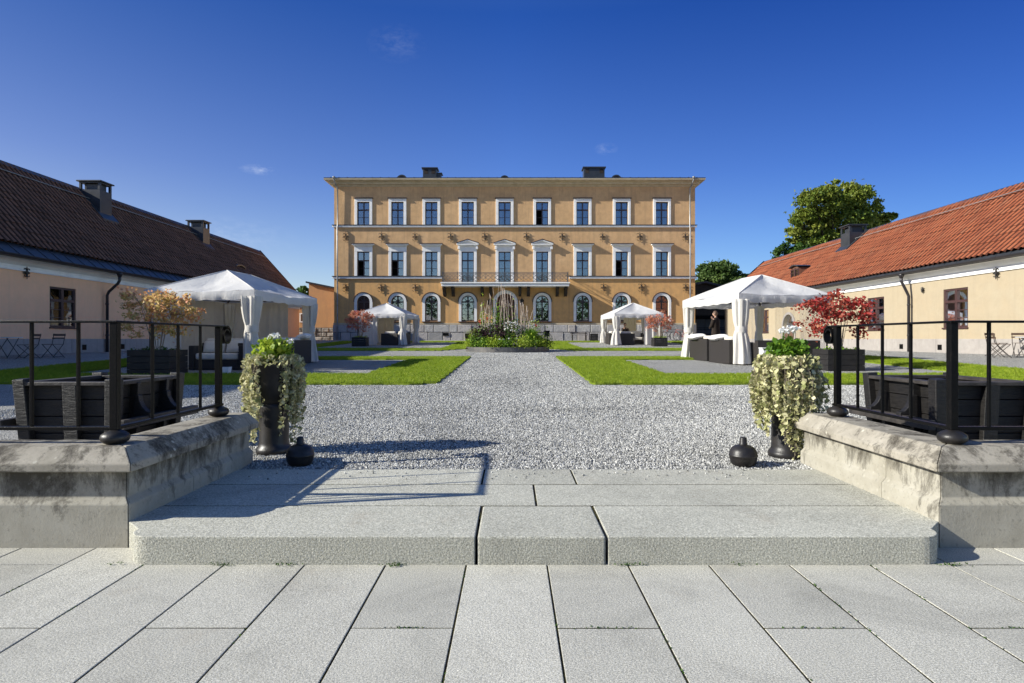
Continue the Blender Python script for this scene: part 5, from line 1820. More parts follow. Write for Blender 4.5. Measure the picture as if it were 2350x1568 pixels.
def tents():
    # near left
    th = math.radians(-5.7)
    xd = (math.cos(th), math.sin(th)); yd = (-math.sin(th), math.cos(th))
    c = (-6.54 - 1.5 * xd[0] + 1.9 * yd[0], 15.5 - 1.5 * xd[1] + 1.9 * yd[1])
    build_tent('large white pavilion with beige netting walls, half in shade beside the orange-leaved shrub', c[0], c[1], th, 2.46, 3.10,
               [('fr', .25, .14, .21, .56), ('br', .22, .13, .20, .56), ('bl', .18, .12, .18, .56)],
               [('bl', 'fl', .0, 1.0, 'netting', 0), ('br', 'bl', .28, 1.0, 'netting', 0), ('fl', 'fr', .0, .30, 'drape', 0), ('fr', 'br', .82, .97, 'netting', 0)])
    sofa('dark rattan sofa with beige cushions facing the courtyard in the netting-walled tent', -7.72, 16.35, 0, 1.45, .85)
    sofa('dark rattan sofa showing its tall plain back in the netting-walled tent', -6.75, 17.55, math.radians(-95.7), 2.7, .85, h=.74)
    pillow('plump beige pillow at the left end of the cushioned sofa in the netting-walled tent', -8.02, 16.33, ground(-8, 16.3) + .60, .2, -.5, 'cushion')
    pillow('beige pillow leaning at the right end of the cushioned sofa in the netting-walled tent', -7.42, 16.35, ground(-8, 16.3) + .60, -.15, -.6, 'cushion')
    pillow('white pillow lying on the dark sofa back by the netting-walled tent', -6.35, 18.6, ground(-6.4, 18.6) + .82, 1.4, 1.35)
    t = thing('white_planter', 'small white square pot on gravel in front of the netting-walled tent', 'pot', (-6.9, 14.75, ground(-6.9, 14.75)))
    z = ground(-6.9, 14.75)
    g = G(); g.taper(-6.9, 14.75, z - .01, z + .17, .07, .07, .095, .095); g.build('body', 'pot', t, bevel=.008)
    g = G(); g.taper(-6.9, 14.75, z + .15, z + .172, .08, .08, .083, .083); g.build('soil', 'earth', t)
    # near right
    th = math.radians(9)
    xd = (math.cos(th), math.sin(th)); yd = (-math.sin(th), math.cos(th))
    c = (6.62 + 1.5 * xd[0] + 1.9 * yd[0], 17.8 + 1.5 * xd[1] + 1.9 * yd[1])
    build_tent('large white pavilion in full sun with clear plastic side, beside the crimson shrub', c[0], c[1], th, 2.535, 3.22,
               [('fl', .22, .15, .25, .53), ('bl', .18, .14, .22, .53), ('br', .14, .10, .15, .53)],
               [('fr', 'br', .0, .75, 'sheer', 0), ('fl', 'fr', .68, 1.0, 'sheer', 0), ('fl', 'fr', .07, .2, 'sheer', .0)])
    sofa('dark rattan loveseat at the far left edge of the sunny tent, back to the path', 6.55, 20.3, math.radians(99), 1.25, .8, zs=ground(6, 20.3), h=.72)
    sofa('dark rattan loveseat behind the nearest curtain of the sunny tent, back to the path', 6.72, 18.75, math.radians(99), 1.25, .8, zs=ground(6, 18.8), h=.72)
    sofa('long black rattan sofa turned away at the front of the sunny tent', 8.0, 18.15, math.radians(189), 2.0, .82, h=.72, cush=False)
    for (x, y, lb) in ((6.18, 20.45, 'white pillow on the loveseat at the far left edge of the sunny tent'), (6.40, 18.95, 'long white pillow on the loveseat behind the nearest curtain of the sunny tent')):
        pillow(lb, x, y, ground(x, y) + .79, 1.72, 1.42, w=.62)
    t = thing('white_side_box', 'low white box table in the sunny tent behind the overgrown urn', 'box table', (7.35, 17.45, ground(7.3, 17.4)))
    z = ground(7.35, 17.45)
    G().box(7.12, 7.6, 17.3, 17.75, z, z + .50).build('body', 'pot', t, bevel=.01)
    G().box(7.10, 7.62, 17.28, 17.77, z + .503, z + .53).build('top', 'pot', t, bevel=.006)
    # far left
    th = math.radians(-4)
    c = (-6.25 - 1.5, 36.5 + 1.9)
    build_tent('small distant white pavilion left of the round flower bed, beside the coral-leaved shrub', c[0], c[1], th, 2.72, 3.40,
               [('fr', .22, .14, .24, .5), ('br', .2, .13, .2, .5), ('bl', .18, .12, .2, .5)],
               [('fl', 'fr', .0, .42, 'drape', 0), ('bl', 'fl', 0, 1, 'netting', 0), ('br', 'bl', .55, 1.0, 'netting', 0)])
    sofa('dark rattan sofa inside the small pavilion left of the round flower bed', -6.9, 37.6, math.radians(-94), 2.0, .85)
    sofa('dark rattan armchair at the front of the distant left tent', -7.3, 36.8, math.radians(176), 1.0, .8, cat='armchair')
    # far right
    th = math.radians(4)
    c = (5.98 + 1.5, 36.5 + 1.9)
    build_tent('small distant white pavilion right of the round flower bed, beside the thin red-leaved shrub', c[0], c[1], th, 2.72, 3.42,
               [('fl', .22, .13, .30, .5), ('bl', .2, .12, .26, .5), ('br', .16, .11, .2, .5)],
               [('fl', 'fr', .62, 1.0, 'drape', 0), ('br', 'bl', .2, .5, 'netting', 0), ('fr', 'br', .0, .6, 'sheer', 0)])
    sofa('dark rattan sofa inside the small pavilion right of the round flower bed', 7.3, 38.4, math.radians(0), 2.0, .85)
    sofa('dark rattan armchair at the left side of the distant right tent', 6.35, 38.2, math.radians(94), 1.0, .8, cat='armchair')
    sofa('dark rattan armchair turned away at the front of the distant right tent', 6.85, 37.0, math.radians(184), 1.0, .8, cat='armchair')


tents()

# ------------------------------------------------------------------ planters with shrubs


def planter(cx, cy, w, d, h, label, z=None):
    z = ground(cx, cy) if z is None else z
    t = thing('planter_box', label, 'planter', (cx, cy, z))
    n = max(3, round(h / .14))
    for i in range(n):
        g = G(); g.cur = R.random()
        q0, q1 = z + h * i / n + .003, z + h * (i + 1) / n - .003
        g.box(cx - w / 2, cx + w / 2, cy - d / 2, cy - d / 2 + .04, q0, q1); g.box(cx - w / 2, cx + w / 2, cy + d / 2 - .04, cy + d / 2, q0, q1)
        g.box(cx - w / 2, cx - w / 2 + .04, cy - d / 2 + .041, cy + d / 2 - .041, q0, q1); g.box(cx + w / 2 - .04, cx + w / 2, cy - d / 2 + .041, cy + d / 2 - .041, q0, q1)
        g.build('plank_course', 'box', t, bevel=.005)
    g = G()
    for sx in (-1, 1):
        for sy in (-1, 1):
            g.box(cx + sx * (w / 2 - .075) - .034, cx + sx * (w / 2 - .075) + .034, cy + sy * (d / 2 - .075) - .034, cy + sy * (d / 2 - .075) + .034, z, z + h - .01)
    g.build('corner_battens', 'box', t)
    G().box(cx - w / 2 + .045, cx + w / 2 - .045, cy - d / 2 + .045, cy + d / 2 - .045, z + h - .10, z + h - .07).build('soil', 'earth', t)
    return z + h - .08


def shrub(cx, cy, z, top, rx, ry, mat, n, label, size, zlow=.38, stems=9, seed=1, pts_extra=None):
    rr = random.Random(seed)
    t = thing('maple_shrub', label, 'shrub', (cx, cy, z))
    g = G()
    hgt = top - z
    zc = z + hgt * (zlow + 1) / 2
    rz_ = hgt * (1 - zlow) / 2
    cl = []
    while len(cl) < 60:
        a, b, c = rr.uniform(-1, 1), rr.uniform(-1, 1), rr.uniform(-1, 1)
        q = math.sqrt(a * a + b * b + c * c)
        if .35 < q < 1 and not (c < -.2 and a * a + b * b < .12):
            k = 1 + .12 * math.sin(3 * math.atan2(b, a) + seed)
            cl.append((cx + rx * a * k, cy + ry * b * k, zc + rz_ * c * (1 + .15 * math.sin(5 * a + seed))))
    st = []
    for i in range(stems):
        a = 2 * PI * i / stems + rr.uniform(-.3, .3)
        sp = rr.uniform(.25, .8)
        b0 = (cx + .07 * math.cos(a), cy + .07 * math.sin(a), z)
        end = (cx + rx * .62 * sp * math.cos(a), cy + ry * .62 * sp * math.sin(a), z + hgt * rr.uniform(.55, .8))
        mid = tuple(b0[k] * .5 + end[k] * .5 + (rr.gauss(0, .03)) for k in range(3))
        g.tube([b0, mid, end], [.012 * hgt / 1.8 + .003, .010, .005], 6)
        st += [mid, end, tuple((mid[k] + end[k]) / 2 for k in range(3))]
    for p in cl:
        q = min(st, key=lambda e: sum((e[k] - p[k]) ** 2 for k in range(3)) + (1 if e[2] > p[2] + .1 else 0))
        m = tuple((p[k] + q[k]) / 2 + (.05 if k == 2 else 0) for k in range(3))
        g.tube([q, m, p], [.006, .004, .002], 4)
    g.build('branches', 'stem', t)
    P = []; rn = []
    per = n // len(cl)
    for p in cl:
        base = rr.random() * .6
        r = rr.uniform(.15, .29) * rx
        P.append(ball(p, (r, r, r * .62), per)); rn += [base + rr.random() * .4 for _ in range(per)]
        k = per // 5
        P.append(ball((p[0], p[1], p[2] - .05), (r * 1.7, r * 1.7, r * 1.2), k)); rn += [rr.random() for _ in range(k)]
    leaves('leaves', mat, np.concatenate(P), size, t, .75, .2, None, .4, rn)
    return t


def undergrowth(cx, cy, z, w, d, mat, n, label, h=.14, size=.05, flowers=None):
    t = thing('ground_plant', label, 'plant', (cx, cy, z))
    P = NR.random((n, 3)) - .5
    P[:, 0] *= w * 1.05; P[:, 1] *= d * 1.05
    hh = h * (.6 + .4 * np.sin(P[:, 0] * 17) * np.cos(P[:, 1] * 13))
    P[:, 2] = (P[:, 2] + .5) * hh
    leaves('leaves', mat, P + np.array([cx, cy, z]), size, t, .6, .2)
    g = G()
    for i in range(20):
        x, y = cx + R.uniform(-.45, .45) * w, cy + R.uniform(-.45, .45) * d
        g.tube([(x, y, z - .05), (x + R.gauss(0, .02), y, z + h * .5)], .003, 4)
    g.build('stems', 'l_dark', t)


for (x, y, w, d, h, lb, top, rx, mat, n, slb, sz, um, ulb, sd) in [
    (-8.35, 14.4, .98, .8, .60, 'black plank planter in shade behind the railing, holding the orange-leaved shrub', 2.40, .92, 'l_orange', 2000, 'bushy shrub with orange and yellow autumn leaves on many stems', .075, 'l_dark', 'dark green low plants around the stems of the orange-leaved shrub', 11),
    (8.55, 16.0, .95, .8, .55, 'black plank planter in sun behind the railing, holding the crimson shrub', 2.50, .92, 'l_red', 1900, 'round shrub with crimson autumn leaves on pale stems', .085, 'l_green', 'thin green low plants around the stems of the crimson shrub', 12),
    (-8.65, 34.8, .80, .75, .52, 'black square planter holding the coral-leaved shrub by the distant left tent', 2.92, .86, 'l_pink', 1300, 'airy shrub with coral pink leaves beside the distant left tent', .085, 'l_lime', 'yellow-green low plants under the coral-leaved shrub', 13),
    (8.40, 34.8, .76, .75, .50, 'black square planter holding the thin red-leaved shrub by the distant right tent', 2.78, .84, 'l_pink', 1050, 'thin shrub with salmon red leaves beside the distant right tent', .080, 'l_lime', 'lime green low plants under the thin red-leaved shrub', 14)]:
    zt = planter(x, y, w, d, h, lb)
    shrub(x, y, zt, top, rx, rx * .85, mat, n, slb, sz, .22 if y < 20 else .24, 10, sd)
    undergrowth(x, y, zt, w - .1, d - .1, um, 420, ulb, .17 if y < 20 else .2, .06)

# ------------------------------------------------------------------ round flower bed
BX, BY = -.2, 28.2
BZ = ground(BX, BY)


def bed_plant(name, label, cx, cy, h, r, mat, n, size, aspect=.5, dome=True, flowers=None, z=None, cat='plant', up=.3, group=None):
    z = BZ + .16 if z is None else z
    t = thing(name, label, cat, (cx, cy, z), 0, group)
    g = G()
    for i in range(9):
        a = R.uniform(0, 2 * PI); q = R.uniform(.2, .8)
        g.tube([(cx + .03 * math.cos(a), cy + .03 * math.sin(a), z), (cx + q * r * math.cos(a), cy + q * r * math.sin(a), z + h * R.uniform(.5, .9))], [.008, .003], 4)
    g.build('stems', 'l_dark', t)
    P = np.array([cx, cy, z + h * .45]) + NR.normal(size=(n, 3)) * np.array([r * .55, r * .55, h * .30])
    P = P[(P[:, 2] > z - .06) & (P[:, 2] < z + h * 1.25)]
    leaves('leaves', mat, P, size, t, aspect, up)
    if flowers:
        fm, k, fr, fz = flowers
        pts = []
        for i in range(k):
            a = R.uniform(0, 2 * PI); q = r * math.sqrt(R.random()) * .9
            zz = z + h * R.uniform(*fz)
            pts.append(ball((cx + q * math.cos(a), cy + q * math.sin(a), zz), (fr, fr, fr * .8), 14))
        leaves('flowers', fm, np.concatenate(pts), fr * 1.3, t, .8, .4)
    return t


def grass_clump(label, cx, cy, h, r, mat, n, z=None):
    z = BZ + .15 if z is None else z
    t = thing('ornamental_grass', label, 'grass clump', (cx, cy, z))
    g = G()
    for i in range(n):
        a = R.uniform(0, 2 * PI); q = R.random() ** .5
        lean = r * q
        hh = h * R.uniform(.7, 1.05) * (1 - .25 * q)
        g.cur = R.random()
        w = .011
        px, py = -math.sin(a) * w, math.cos(a) * w
        pts = []
        for k in range(5):
            u = k / 4
            pts.append((cx + (.08 * q + lean * u ** 1.7) * math.cos(a), cy + (.08 * q + lean * u ** 1.7) * math.sin(a), z + hh * math.sin(u * PI * .5 * (1 + .25 * q))))
        for k in range(4):
            w0, w1 = 1 - k / 4.2, 1 - (k + 1) / 4.2
            p, s_ = pts[k], pts[k + 1]
            g.add([(p[0] - px * w0, p[1] - py * w0, p[2]), (p[0] + px * w0, p[1] + py * w0, p[2]), (s_[0] + px * w1, s_[1] + py * w1, s_[2]), (s_[0] - px * w1, s_[1] - py * w1, s_[2])], [(0, 1, 2, 3)])
    g.build('blades', mat, t)


def build_bed():
    t = thing('round_planter', 'round raised flower bed with a dark steel rim in the middle of the courtyard', 'flower bed', (BX, BY, BZ))
    g = G()
    n = 64
    P = []
    for r, dz in ((1.92, -1), (1.92, .19), (1.88, .19), (1.88, .0)):
        row = []
        for k in range(n + 1):
            a = 2 * PI * k / n
            x, y = BX + r * math.cos(a), BY + r * math.sin(a)
            row.append((x, y, ground(x, y) - .05 if dz < 0 else BZ + dz))
        P.append(row)
    g.grid(P)
    g.build('rim', 'rim', t, smooth=False)
    g = G(); g.lathe([(1.875, .10), (1.5, .14), (.8, .17), (.05, .19)], (BX, BY, BZ), 40); g.build('soil', 'earth', t)
    # front cushion plants
    fr = [('l_lime', 'yellow-green ruffled cushion plant at the far left rim of the round bed'), ('l_green', 'pale green cushion plant with white blooms, second from the left rim of the round bed'),
          ('l_green', 'green cushion plant in front of the purple plant nearest the left rim'), ('l_lime', 'light green cushion plant at the front of the round bed left of its middle'),
          ('l_green', 'feathery green cushion plant at the middle front of the round bed'), ('l_lime', 'bright green cushion plant just right of the middle front of the round bed'),
          ('l_green', 'green cushion plant spilling over the rim before the white-flowered bush'), ('l_lime', 'lime cushion plant at the foot of the green grass clump'),
          ('l_dark', 'dark green bushy plant overhanging the right rim of the round bed')]
    for i, (m, lb) in enumerate(fr):
        a = math.radians(188 + i * 20.5 + R.uniform(-5, 5))
        q = R.uniform(1.5, 1.72)
        x, y = BX + q * math.cos(a), BY + q * math.sin(a)
        bed_plant('cushion_plant', lb, x, y, R.uniform(.36, .62), R.uniform(.28, .44), m, 620, R.uniform(.055, .085), R.uniform(.35, .6), flowers=('f_white', 3, .04, (.8, 1.0)) if i in (1, 4) else None)
    for i, (u, y, h, lb) in enumerate([(1096, 27.6, .95, 'dark purple leafy plant near the left edge of the round bed'), (1115, 27.5, .85, 'dark purple leafy plant between the left pole group and the white flowers'), (1145, 27.45, .95, 'dark purple leafy plant at the middle of the round bed')]):
        bed_plant('purple_plant', lb, UX(u, y), y, h, .34, 'l_purple', 420, .12, .6)
    bed_plant('white_flower_bush', 'green bush covered with white flowers in the round bed', UX(1172, 27.6), 27.6, 1.12, .42, 'l_dark', 600, .09, .6, flowers=('f_white', 34, .038, (.62, 1.06)))
    bed_plant('yellow_flower_plant', 'tall plant with pale yellow blooms at the right of the round bed', UX(1224, 28.2), 28.2, 1.25, .36, 'l_lime', 420, .10, .5, flowers=('f_white', 8, .04, (.7, 1.05)))
    bed_plant('tall_leafy_plant', 'tall green leafy plant behind the purple plants, left of the middle poles', UX(1122, 28.3), 28.3, 1.45, .45, 'l_green', 650, .10, .45)
    bed_plant('tall_leafy_plant', 'tall green leafy plant climbing among the middle poles', UX(1150, 28.5), 28.5, 1.7, .45, 'l_green', 700, .10, .45)
    bed_plant('tall_leafy_plant', 'green leafy plant between the right pole groups', UX(1196, 28.6), 28.6, 1.25, .4, 'l_dark', 500, .10, .45)
    bed_plant('climbing_vine', 'light green vine winding up the leftmost poles of the round bed', UX(1107, 28.2), 28.2, 2.05, .13, 'l_lime', 170, .09, .6)
    bed_plant('climbing_vine', 'green vine winding up the middle poles of the round bed', UX(1140, 28.1), 28.1, 2.0, .2, 'l_green', 260, .09, .6)
    bed_plant('climbing_vine', 'thin yellowish vine on the right-hand pole group', UX(1182, 28.3), 28.3, 1.8, .12, 'l_lime', 120, .08, .6)
    grass_clump('arching lime grass clump with broad leaves at the left of the round bed', UX(1088, 27.9), 27.9, 1.0, .6, 'l_lime', 420)
    grass_clump('tall feathery green grass clump at the right of the round bed', UX(1216, 27.4), 27.4, 1.0, .55, 'l_green', 620)
    grass_clump('smaller green grass clump beside the dark bush at the right rim', UX(1236, 27.7), 27.7, .7, .4, 'l_lime', 260)
    for (u, y, h, lb) in ((1099.5, 27.7, 1.30, 'tall red flower spike at the left of the round bed'), (1117, 28.6, 1.45, 'orange-red flower spike in front of the white notice on the mansion'), (1228, 28.4, 1.15, 'pink-red flower spike at the right of the round bed')):
        x = UX(u, y)
        t = thing('flower_spike', lb, 'flower', (x, y, BZ + .15))
        g = G(); g.tube([(x, y, BZ + .15), (x + .02, y, BZ + h)], [.012, .006], 5); g.build('stem', 'l_green', t)
        leaves('petals', 'f_red', ball((x + .02, y, BZ + h + .04), (.06, .06, .12), 26), .08, t, .5, .3)
        leaves('leaves', 'l_green', ball((x, y, BZ + h * .5), (.15, .15, .4), 40), .2, t, .3, .2)
    # peeled branches standing in groups
    spec = [(1101, 700, 760), (1105, 697, 765), (1104, 700, 764), (1109, 694, 752), (1112, 715, 760), (1116, 690, 748), (1115, 705, 762), (1119, 700, 750),
            (1124, 678, 752), (1126, 674, 750), (1128, 680, 752), (1131, 684, 756), (1130, 661, 745), (1136, 690, 750), (1139, 655, 748), (1143, 688, 752), (1146, 657, 750),
            (1149, 690, 752), (1152, 650, 752), (1154, 662, 750), (1157, 662, 752), (1160, 666, 750), (1162, 700, 754), (1163, 670, 752), (1167, 668, 750), (1168, 690, 752), (1171, 672, 748),
            (1177, 676, 752), (1180, 684, 750), (1187, 688, 754), (1189, 700, 756), (1191, 690, 758), (1193, 695, 752), (1196, 694, 760), (1199, 715, 752), (1201, 722, 756),
            (1204, 698, 756), (1208, 702, 758), (1206, 712, 752), (1211, 702, 756), (1213, 708, 752), (1217, 704, 750), (1203, 735, 758), (1111, 722, 765), (1122, 712, 760), (1184, 705, 756)]
    for i, (u, vt, vb) in enumerate(spec):
        y = 28.2 + .75 * math.sin(i * 2.4)
        x = UX(u, y)
        z0 = BZ + .12; z1 = VZ(vt, y)
        lean = R.gauss(0, .10) if i != 41 else .34
        bow = R.gauss(0, .06)
        r0 = R.uniform(.015, .029)
        pts = []; rad = []
        for k in range(8):
            q = k / 7
            pts.append((x + lean * (q - .5) + bow * math.sin(PI * q) + R.gauss(0, .008), y + R.gauss(0, .008), z0 + (z1 - z0) * q))
            rad.append(r0 * (1 - .55 * q))
        g = G(); g.tube(pts, rad, 7)
        if R.random() < .35:
            p = pts[5]
            g.tube([p, (p[0] + R.choice((-1, 1)) * .12, p[1], p[2] + .25)], [r0 * .5, r0 * .25], 5)
        o = g.build('branch_pole', 'pole', None, smooth=True)
        setp(o, 'peeled grey-brown branch pole standing upright in the round flower bed', 'pole', 'peeled branch poles standing in the round bed')


build_bed()

# ------------------------------------------------------------------ trees


def tree(label, x, y, z, lobes, mat, n, leaf, seed, trunk_r=.4, hbase=2.5):
    rr = random.Random(seed)
    t = thing('broadleaf_tree', label, 'tree', (x, y, z))
    g = G()
    cz = np.mean([l[2] for l in lobes])
    g.tube([(x, y, z - .3), (x + .1, y, z + hbase), (x - .1, y, z + (cz - z) * .8)], [trunk_r * 1.2, trunk_r, trunk_r * .6], 10)
    P = []; rn = []
    tot = sum(l[3] * l[4] * l[5] for l in lobes)
    for (lx, ly, lz, ax, ay, az) in lobes:
        g.tube([(x, y, z + hbase), ((x + lx) / 2, (y + ly) / 2, (z + hbase + lz) / 2 + .3), (lx, ly, lz)], [trunk_r * .5, trunk_r * .3, .06], 6)
        m = int(n * (ax * ay * az) ** .67 / sum((l[3] * l[4] * l[5]) ** .67 for l in lobes))
        nc = max(14, m // 95)
        cl = ball((lx, ly, lz), (ax, ay, az), nc * 2)
        d = (cl - np.array([lx, ly, lz])) / np.array([ax, ay, az])
        k = np.argsort(-np.linalg.norm(d, axis=1) + NR.random(len(cl)) * .35)[:nc]
        for c in cl[k]:
            r = rr.uniform(.5, 1.2) * min(ax, az) * .28
            pts = np.asarray(c) + NR.normal(size=(m // nc, 3)) * np.array([r * .85, r * .85, r * .5])
            P.append(pts)
            tint = rr.random() * .65
            rn.append(tint + NR.random(len(pts)) * .35)
    g.build('trunk', 'bark', t, smooth=True)
    leaves('crown', mat, np.concatenate(P), leaf, t, .62, .35, None, .45, np.concatenate(rn))


def tlobes(D, spec):
    return [(UX(u, D + dy), D + dy, VZ(v, D + dy), ru * D / F, ru * D / F * .9, rv * D / F) for (u, v, ru, rv, dy) in spec]


tree('big green broadleaf tree rising behind the orange-tiled wing', UX(1930, 70), 70, 1.0,
     tlobes(70, [(1925, 505, 62, 52, 0), (1872, 470, 34, 34, -3), (1958, 452, 34, 32, -1), (1921, 432, 22, 17, 0), (1842, 518, 32, 27, -2), (2000, 498, 30, 24, 0), (1988, 545, 44, 40, 1), (1875, 562, 46, 30, -1), (1935, 575, 66, 40, 2), (1888, 437, 16, 12, -1), (2036, 500, 19, 11, 0), (1846, 452, 14, 11, -2), (1990, 440, 13, 10, 0), (1822, 545, 17, 13, -1), (2012, 470, 13, 11, 1), (1905, 455, 26, 26, -3)]), 'l_tree', 46000, .34, 3, .6)
tree('small dark tree left of the big tree, just above the orange roof ridge', UX(1800, 66), 66, 1.0,
     tlobes(66, [(1800, 580, 26, 18, 0), (1822, 592, 30, 22, 0), (1838, 572, 20, 14, 0)]), 'l_dark', 5000, .34, 5, .3)
tree('bluish green tree between the mansion and the orange-tiled wing', UX(1650, 74), 74, 1.0,
     tlobes(74, [(1648, 632, 42, 30, 0), (1625, 625, 24, 20, 0), (1672, 626, 24, 18, 0), (1645, 612, 20, 14, 0), (1700, 640, 26, 14, 0), (1618, 650, 22, 20, 0), (1660, 655, 60, 22, 0)]), 'l_tree2', 20000, .32, 7, .4)
tree('dark tree top showing beside the low orange house', UX(704, 62), 62, 1.0,
     tlobes(62, [(700, 672, 14, 14, 0), (692, 690, 18, 18, 0)]), 'l_dark', 2500, .3, 8, .2)

tl = []
for k in range(26):
    x = -75 + 6 * k + R.uniform(-2, 2)
    h = R.uniform(8, 14)
    tl.append(ball((x, -48 + R.uniform(-4, 4), h * .5), (R.uniform(3, 5), 3, h * .62), 420))
setp(leaves('treeline', 'l_dark', np.concatenate(tl), .9), 'dark wood across the road, mirrored in the ground-floor windows', 'wood', kind='stuff')

# ------------------------------------------------------------------ garden furniture


def bistro_chair(x, y, rz, label, group):
    z = ground(x, y)
    t = thing('folding_chair', label, 'chair', (x, y, z), rz, group)
    M = WM[t.name]
    def tb(name, mat, lines, r):
        g = G()
        for l in lines:
            g.tube(l, r, 6)
        g.xf(M); g.build(name, mat, t)
    for sx in (-.19, .19):
        tb('leg', 'chairiron', [[(sx, -.22, 0), (sx, .02, .24), (sx, .17, .42), (sx, .24, .74)]], .010)
        tb('leg', 'chairiron', [[(sx * .9, .24, 0), (sx * .9, .0, .22), (sx * .9, -.19, .40)]], .010)
    tb('stretcher', 'chairiron', [[(-.19, -.17, .05), (.19, -.17, .05)], [(-.17, .2, .04), (.17, .2, .04)]], .008)
    g = G()
    for i in range(6):
        yy = -.20 + .068 * i
        g.box(-.20, .20, yy, yy + .05, .405, .42)
    g.xf(M); g.build('seat', 'chairwood', t, bevel=.003)
    g = G()
    g.bar((-.21, .20, .60), (.21, .20, .60), .018, .045); g.bar((-.21, .228, .70), (.21, .228, .70), .018, .07)
    g.xf(M); g.build('backrest', 'chairwood', t, bevel=.003)


def bistro_table(x, y, label):
    z = ground(x, y)
    t = thing('folding_table', label, 'table', (x, y, z))
    g = G(); g.lathe([(.02, .60), (.36, .60), (.365, .61), (.36, .625), (.02, .626)], (x, y, z), 28); g.build('tabletop', 'tabletop', t)
    for sx in (-.2, .2):
        for k in (1, -1):
            g = G(); g.tube([(x + sx, y - k * .26, z), (x + sx * .9, y, z + .31), (x + sx * .8, y + k * .22, z + .60)], .011, 6); g.build('leg', 'chairiron', t)


bistro_table(-15.05, 18.2, 'pale round folding table by the shaded pink wing wall')
bistro_chair(-14.35, 18.1, math.radians(-80), 'dark folding chair nearest the table by the shaded pink wall', 'folding chairs by the shaded wall')
bistro_chair(-14.1, 18.75, math.radians(-100), 'dark folding chair standing a little behind, by the shaded pink wall', 'folding chairs by the shaded wall')
bistro_table(15.75, 18.55, 'pale round folding table by the sunlit cream wing wall')
bistro_chair(14.75, 18.45, math.radians(75), 'dark folding chair left of the table by the sunlit cream wall', 'folding chairs by the sunlit wall')
bistro_chair(15.25, 19.2, math.radians(20), 'dark folding chair behind the table by the sunlit cream wall', 'folding chairs by the sunlit wall')
bistro_chair(16.1, 19.3, math.radians(-30), 'dark folding chair between the table and the sunlit cream wall', 'folding chairs by the sunlit wall')


def base_things():
    D = 45.0
    z = ground(0, D)
    # bench
    x0, x1 = UX(1309, D), UX(1348, D)
    t = thing('wooden_bench', 'low grey wooden bench against the mansion plinth', 'bench', ((x0 + x1) / 2, D, z))
    g = G()
    for i in range(4):
        g.box(x0, x1, D - .25 + .11 * i, D - .16 + .11 * i, z + .40, z + .44)
    g.build('seat', 'bench', t, bevel=.005)
    g = G(); g.box(x0, x1, D + .2, D + .23, z + .5, z + .58); g.build('backrest', 'bench', t)
    for x in (x0 + .1, x1 - .16):
        g = G(); g.box(x, x + .06, D - .22, D - .16, z, z + .398); g.box(x, x + .06, D + .14, D + .198, z, z + .6); g.build('leg', 'barnboard', t)
    # long planter box without shrub
    x0, x1 = UX(1354, D), UX(1371, D)
    planter((x0 + x1) / 2, D, x1 - x0, .5, .52, 'dark empty planter box between the bench and the small right tent')
    # bin and pot
    x = UX(1254.5, D)
    t = thing('litter_bin', 'small bin with black top on a pale foot by the mansion plinth', 'bin', (x, D, z))
    g = G(); g.lathe([(.14, 0), (.16, .03), (.12, .12), (.11, .30), (.15, .34)], (x, D, z), 14); g.build('foot', 'bench', t, smooth=True)
    g = G(); g.box(x - .19, x + .19, D - .19, D + .19, z + .345, z + .68); g.box(x - .22, x + .22, D - .22, D + .22, z + .682, z + .74); g.build('body', 'iron', t, bevel=.015)
    x = UX(1072.5, D)
    t = thing('dark_pot', 'tall dark empty pot by the mansion plinth, left of the round bed', 'pot', (x, D, z))
    g = G(); g.lathe([(.15, 0), (.17, .03), (.21, .45), (.23, .50), (.24, .54), (.21, .545), (.19, .46), (.02, .45)], (x, D, z), 18); g.build('body', 'iron', t, smooth=True)


def bicycle(x, y, rz, label, paint):
    z = ground(x, y)
    t = thing('bicycle', label, 'bicycle', (x, y, z), rz, 'bicycles leaning by the mansion plinth')
    M = WM[t.name] @ Matrix.Rotation(math.radians(6), 4, 'X')
    def bd(g, n, m, p=t, sm=True):
        g.xf(M); return g.build(n, m, p, smooth=sm)
    for wx in (-.52, .52):
        c = (wx, 0, .33)
        g = G(); g.tube([(c[0] + .32 * math.cos(a * PI / 14), 0, c[2] + .32 * math.sin(a * PI / 14)) for a in range(29)], .017, 6, False)
        w = bd(g, 'wheel', 'tyre')
        g = G(); g.tube([(c[0] + .30 * math.cos(a * PI / 14), 0, c[2] + .30 * math.sin(a * PI / 14)) for a in range(29)], .008, 5, False)
        for k in range(14):
            a = k * PI / 7
            g.tube([(c[0], .02 * (-1) ** k, c[2]), (c[0] + .30 * math.cos(a), 0, c[2] + .30 * math.sin(a))], .002, 3, False)
        bd(g, 'rim', 'chrome', w)
    g = G()
    bb, st, hd, rw, fw = (-.08, 0, .30), (-.20, 0, .78), (.36, 0, .82), (-.52, 0, .33), (.52, 0, .33)
    h2 = (.39, 0, .70)
    for a, b in ((bb, st), (st, hd), (bb, h2), (hd, h2), (rw, st), (rw, bb), (h2, fw)):
        g.tube([a, b], .016, 6)
    bd(g, 'frame', paint)
    g = G(); g.tube([st, (-.22, 0, .90)], .012, 6); g.taper(-.23, 0, .90, .94, .13, .06, .14, .08); bd(g, 'saddle', 'tyre')
    g = G(); g.tube([hd, (.34, 0, .98)], .012, 6); g.tube([(.22, -.28, .99), (.33, -.2, 1.0), (.36, 0, .98), (.33, .2, 1.0), (.22, .28, .99)], .012, 6); bd(g, 'handlebar', 'chrome')
    g = G(); g.tube([(-.08, -.06, .30), (.05, -.08, .20)], .01, 5); g.tube([(-.08, .06, .30), (-.21, .08, .40)], .01, 5); bd(g, 'crank', 'chrome')


